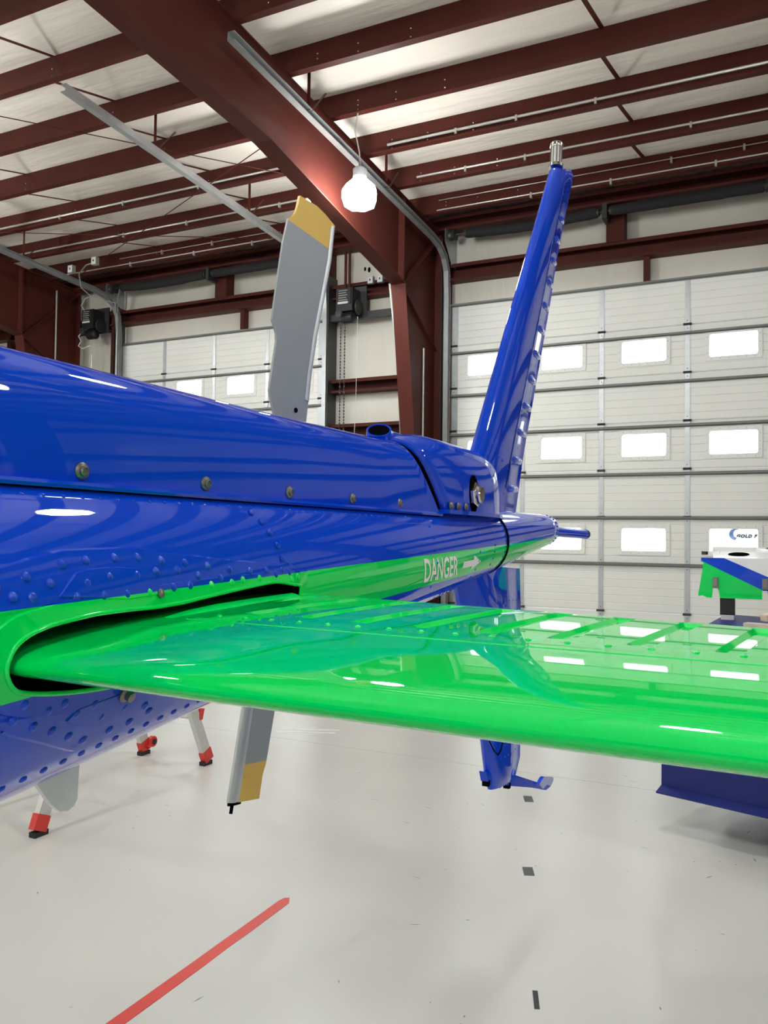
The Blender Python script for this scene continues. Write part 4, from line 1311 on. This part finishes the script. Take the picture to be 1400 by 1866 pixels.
# ------------------------------------------------------------------ conduits, openers, boxes
def conduit(lab, pts, r=.0125, m='white_pipe', group=None):
    mb = MB(); mb.tube(pts, r, 8); return tag(obj('conduit', mb, m, None, 40), lab, 'conduit', group)
P3, P4, P5 = PY[2], PY[1], PY[0]
def along(y, z, x0, x1): return [(x0, y, z), (x1, y, z)]
def clips(par, y, z, xs_):
    for x in xs_:
        mb = MB(); mb.box(x - .012, x + .012, y - .018, y + .02, z - .05, z + .018); obj('clip', mb, 'white_pipe', par)
for (lab, y, dz, x0, x1, r, cl) in (
    ('pale conduit along the third purlin, right of the main rafter', P3 - .02, .10, -4.15, 8, .016, (-3.3, -2.6, -1.75)),
    ('pale conduit along the fourth purlin, right of the main rafter', P4 - .02, .11, -4.15, 8, .014, (-3.5, -2.75, -.9)),
    ('thin upper conduit along the eave purlin over the right door', P5 - .02, .19, -4.2, 8, .006, (-2.6, -1.2, -.4)),
    ('thin lower conduit along the eave purlin over the right door', P5 - .085, .025, -4.2, 8, .009, (-2.9, -1.9, -.7)),
    ('pale conduit along the third purlin over the left bay', P3 - .02, .10, -11.3, -4.75, .016, (-9.4, -8.2, -6.9, -5.6)),
    ('pale conduit along the fourth purlin over the left bay', P4 - .02, .11, -11.3, -4.75, .014, (-9.0, -7.8, -6.2)),
    ('thin conduit along the eave purlin over the left door', P5 - .085, .03, -11.1, -6.4, .010, (-9.6, -8.3, -7.2)),
    ('short thin conduit on the eave purlin face over the left door', P5 - .02, .17, -9.9, -6.9, .006, (-9.0, -8.0))):
    c_ = conduit(lab, along(y, zr(y) + dz, x0, x1), r)
    clips(c_, y, zr(y) + dz, cl)
for lab, p, q in (('thin diagonal bracing rod under the roof, upper left', (-9.6, 4.4, 6.25), (-4.62, 9.35, 5.93)),
                  ('thin diagonal bracing rod crossing low over the left door', (-10.9, 10.2, 5.86), (-4.62, 7.4, 5.99)),
                  ('thin diagonal bracing rod near the left column', (-11.3, 8.0, 6.0), (-6.5, 10.2, 5.90))):
    tag(conduit(lab, [p, q], .006, 'red_steel'), cat='bracing rod')
conduit('pale conduit running down the front of the main column', [(-4.62, 9.60, 4.84), (-4.625, 9.90, 3.8), (-4.63, 10.38, .1)], .016)
conduit('short pale conduit on the web of the main column', [(-4.48, 10.42, 4.15), (-4.48, 10.42, .1)], .014)
conduit('pale conduit on the left column web', [(-11.40, 10.3, 5.75), (-11.40, 10.3, 4.5), (-11.40, 10.22, 4.35), (-11.40, 10.1, 4.1), (-11.40, 10.12, .1)], .014)
conduit('pale conduit hugging the left door track', [(-10.40, 10.78, 5.85), (-10.44, 10.76, 5.6), (-10.44, 10.76, .1)], .012)
conduit('pale conduit beside the left door opener', [(-11.05, 10.8, 4.7), (-11.05, 10.8, .1)], .012)
conduit('curved grey cable from the junction box to the left door track', [(-9.75, 9.55, 5.80), (-10.0, 9.6, 5.80), (-10.25, 9.7, 5.72), (-10.35, 9.85, 5.55), (-10.30, 10.0, 5.45), (-10.2, 10.2, 5.42), (-10.1, 10.35, 5.40), (-10.12, 10.4, 5.25)], .010, 'grey_box')
def jbox(lab, x, y, z, s=.05):
    mb = MB(); mb.box(x - s, x + s, y - s * .7, y + s * .7, z - s * 1.2, z + s * 1.2)
    t = tag(obj('junction_box', mb, 'grey_box'), lab, 'junction box')
    mb = MB(); mb.box(x - s * .9, x + s * .9, y - s * .7 - .004, y - s * .7, z - s * 1.1, z + s * 1.1); obj('cover_plate', mb, 'label', t)
    mb = MB(); mb.box(x - .008, x + .008, y - s * .7 - .012, y - s * .7 - .004, z - .015, z + .015); obj('switch', mb, 'black', t)
jbox('small grey switch box on the girt left of the main column, nearer the opener', -5.52, 10.83, 5.345, .045)
jbox('small grey switch box on the girt touching the main column', -5.36, 10.83, 5.345, .045)
jbox('grey junction box on the eave purlin over the left door', -9.72, 9.52, 5.80, .05)
jbox('grey junction box above the left door track bend', -10.22, 9.52, 5.735, .05)

def opener(x, z, lab, cable):
    y1 = 10.85; y0 = 10.58
    t = thing('door_opener', (x, y1, z - .3), lab, 'door opener')
    mb = MB(); mb.box(x - .17, x + .10, y0, y1, z - .12, z + .22); mb.box(x - .15, x + .08, y0 - .02, y0, z - .02, z + .20)
    obj('housing', mb, 'black', t)
    mb = MB(); mb.lathe((x - .10, y0 + .10, z - .20), (1, 0, 0), [(.04, 0), (.085, .01), (.085, .17), (.06, .19), (.02, .20)], 18); obj('motor', mb, 'black', t, 40)
    mb = MB(); mb.lathe((x + .12, y0 + .14, z - .05), (1, 0, 0), [(.05, 0), (.11, .004), (.11, .03), (.05, .036)], 20); obj('sprocket', mb, 'dark_steel', t, 40)
    mb = MB(); mb.lathe((x - .09, y0 - .045, z - .17), (0, -1, 0), [(.02, 0), (.055, .005), (.055, .03), (.02, .035)], 16); obj('reel', mb, 'dark_steel', t, 40)
    for k in range(5):
        mb = MB(); mb.box(x - .12, x + .03 - .02 * (k % 2), y0 - .024, y0 - .02, z + .17 - .035 * k, z + .185 - .035 * k); obj('label_strip', mb, 'grey_box', t)
    mb = MB(); mb.box(x - .13, x + .04, y0 - .026, y0 - .02, z - .02, z + .012); obj('label_strip', mb, 'label', t)
    mb = MB(); mb.box(x - .20, x + .2, y1 - .005, y1 + .02, z - .15, z + .30); obj('mounting_plate', mb, 'dark_steel', t)
    if cable:
        mb = MB()
        for dx in (-.13, -.06):
            for k in range(64):
                zz_ = z - .24 - .046 * k
                mb.bar((x + dx, y0 + .08, zz_), (x + dx, y0 + .08, zz_ - .034), .022 if k % 2 else .008, .008 if k % 2 else .022, up=(0, 1, 0))
        o = obj('hand_chain', mb, 'dark_steel', t); o['kind'] = 'stuff'
        mb = MB(); mb.tube([(x + .14, y0 + .1, z - .2), (x + .12, y0 + .12, z - 1.4), (x + .06, y0 + .1, z - 3.4)], .004, 6); obj('pull_cord', mb, 'label', t, 60)
        for xx in (-.155, -.085):
            mb = MB(); mb.box(x + xx, x + xx + .03, y1 - .06, y1 - .03, z + .22, z + .85); obj('support_strut', mb, 'red_steel', t)
    else:
        mb = MB(); mb.tube([(x - .1, y0, z + .2), (x - .16, y0 - .03, z + .3), (x - .10, y0, z + .42), (x, y0 + .1, z + .5)], .008, 6); obj('loop_cable', mb, 'label', t, 60)
        mb = MB(); mb.tube([(x - .12, y0 - .02, z - .15), (x - .18, y0 - .05, z - .25), (x - .12, y0 - .05, z - .34), (x - .18, y0 - .05, z - .42), (x - .08, y0 - .05, z - .48), (x + .04, y0, z - .42)], .010, 6); obj('loop_cable', mb, 'label', t, 60)
opener(-5.80, 4.98, 'black electric door opener with hanging hand chain right of the left door', True)
opener(-10.92, 5.22, 'black electric door opener left of the left door', False)
mb = MB()
for dx, zz_, s in ((0, 5.62, 1), (.07, 5.60, 1.3)):
    mb.prism([(-5.75 + dx + .02 * s * cos(2 * pi * k / 6), 11.074, zz_ + .035 * s * sin(2 * pi * k / 6)) for k in range(6)], (0, .003, 0))
obj('liner_tear', mb, 'void', wall_front)

# ------------------------------------------------------------------ outside, seen through the door windows
mb = MB(); mb.box(-60, 60, 11.4, 90, -.4, -.1)
tag(obj('ground_outside', mb, 'snow'), 'pale bright apron outside the overhead doors', 'ground', kind='structure')
trl = thing('trailer', (0, 18.5, 0), 'white parked trailer outside the right door, with a company logo', 'trailer')
mb = MB(); mb.box(-2.2, 6.5, 18.02, 20.5, .7, 3.4); obj('body', mb, 'trailer', trl)
mb = MB(); mb.box(-1.8, 6.2, 18.2, 20.3, .45, .7); obj('chassis', mb, 'dark_steel', trl)
for x in (4.2, 5.3):
    for yy in (18.1, 20.1):
        mb = MB(); mb.lathe((x, yy, .4), (0, 1, 0), [(.2, 0), (.48, .02), (.48, .22), (.2, .24)], 20); obj('wheel', mb, 'rubber', trl, 40)
mb = MB(); mb.box(-1.7, -1.6, 18.2, 18.35, -.1, .7); obj('landing_leg', mb, 'dark_steel', trl)
def sign_text(body, x, z, size, m, shear=.25):
    cu = bpy.data.curves.new('sign_text', 'FONT'); cu.body = body; cu.size = size; cu.shear = shear; cu.extrude = .002; cu.offset = .007; cu.resolution_u = 3; cu.space_character = 1.25
    to = bpy.data.objects.new('tmp', cu); COL.objects.link(to)
    me = bpy.data.meshes.new_from_object(to.evaluated_get(bpy.context.evaluated_depsgraph_get()))
    bpy.data.objects.remove(to)
    me.materials.clear(); me.materials.append(M[m])
    return link('lettering', me, trl, Matrix.Translation((x, 18.012, z)) @ Matrix.Rotation(pi / 2, 4, 'X'))
sign_text('GOLD F', -.852, 1.600, .088, 'logo_grey')
mb = MB()
outer = []; inn = []
for k in range(15):
    a = radians(60 + 210 * k / 14)
    outer.append((-.872 + .115 * cos(a), 18.015, 1.665 + .115 * sin(a)))
for k in range(15):
    a = radians(262 - 195 * k / 14)
    inn.append((-.835 + .075 * cos(a), 18.015, 1.675 + .085 * sin(a)))
mb.prism(outer + inn, (0, -.006, 0)); o = obj('crescent_logo', mb, 'logo', trl)
bld = thing('outbuilding', (-6, 30, 0), 'pale distant building with bluish windows beyond the apron', 'building')
mb = MB(); mb.box(-12, -2, 30, 36, -.2, 4.2); obj('walls', mb, 'trailer', bld)
mb = MB(); mb.prism([(-12.3, 29.7, 4.2), (-12.3, 36.3, 4.2), (-12.3, 33, 5.4)], (10.6, 0, 0)); obj('roof', mb, 'label', bld)
for x in (-10.5, -8.2, -5.2, -4.0):
    mb = MB(); mb.box(x, x + .8, 29.96, 30.02, 1.5, 2.5); obj('window', mb, 'sky_blue', bld)
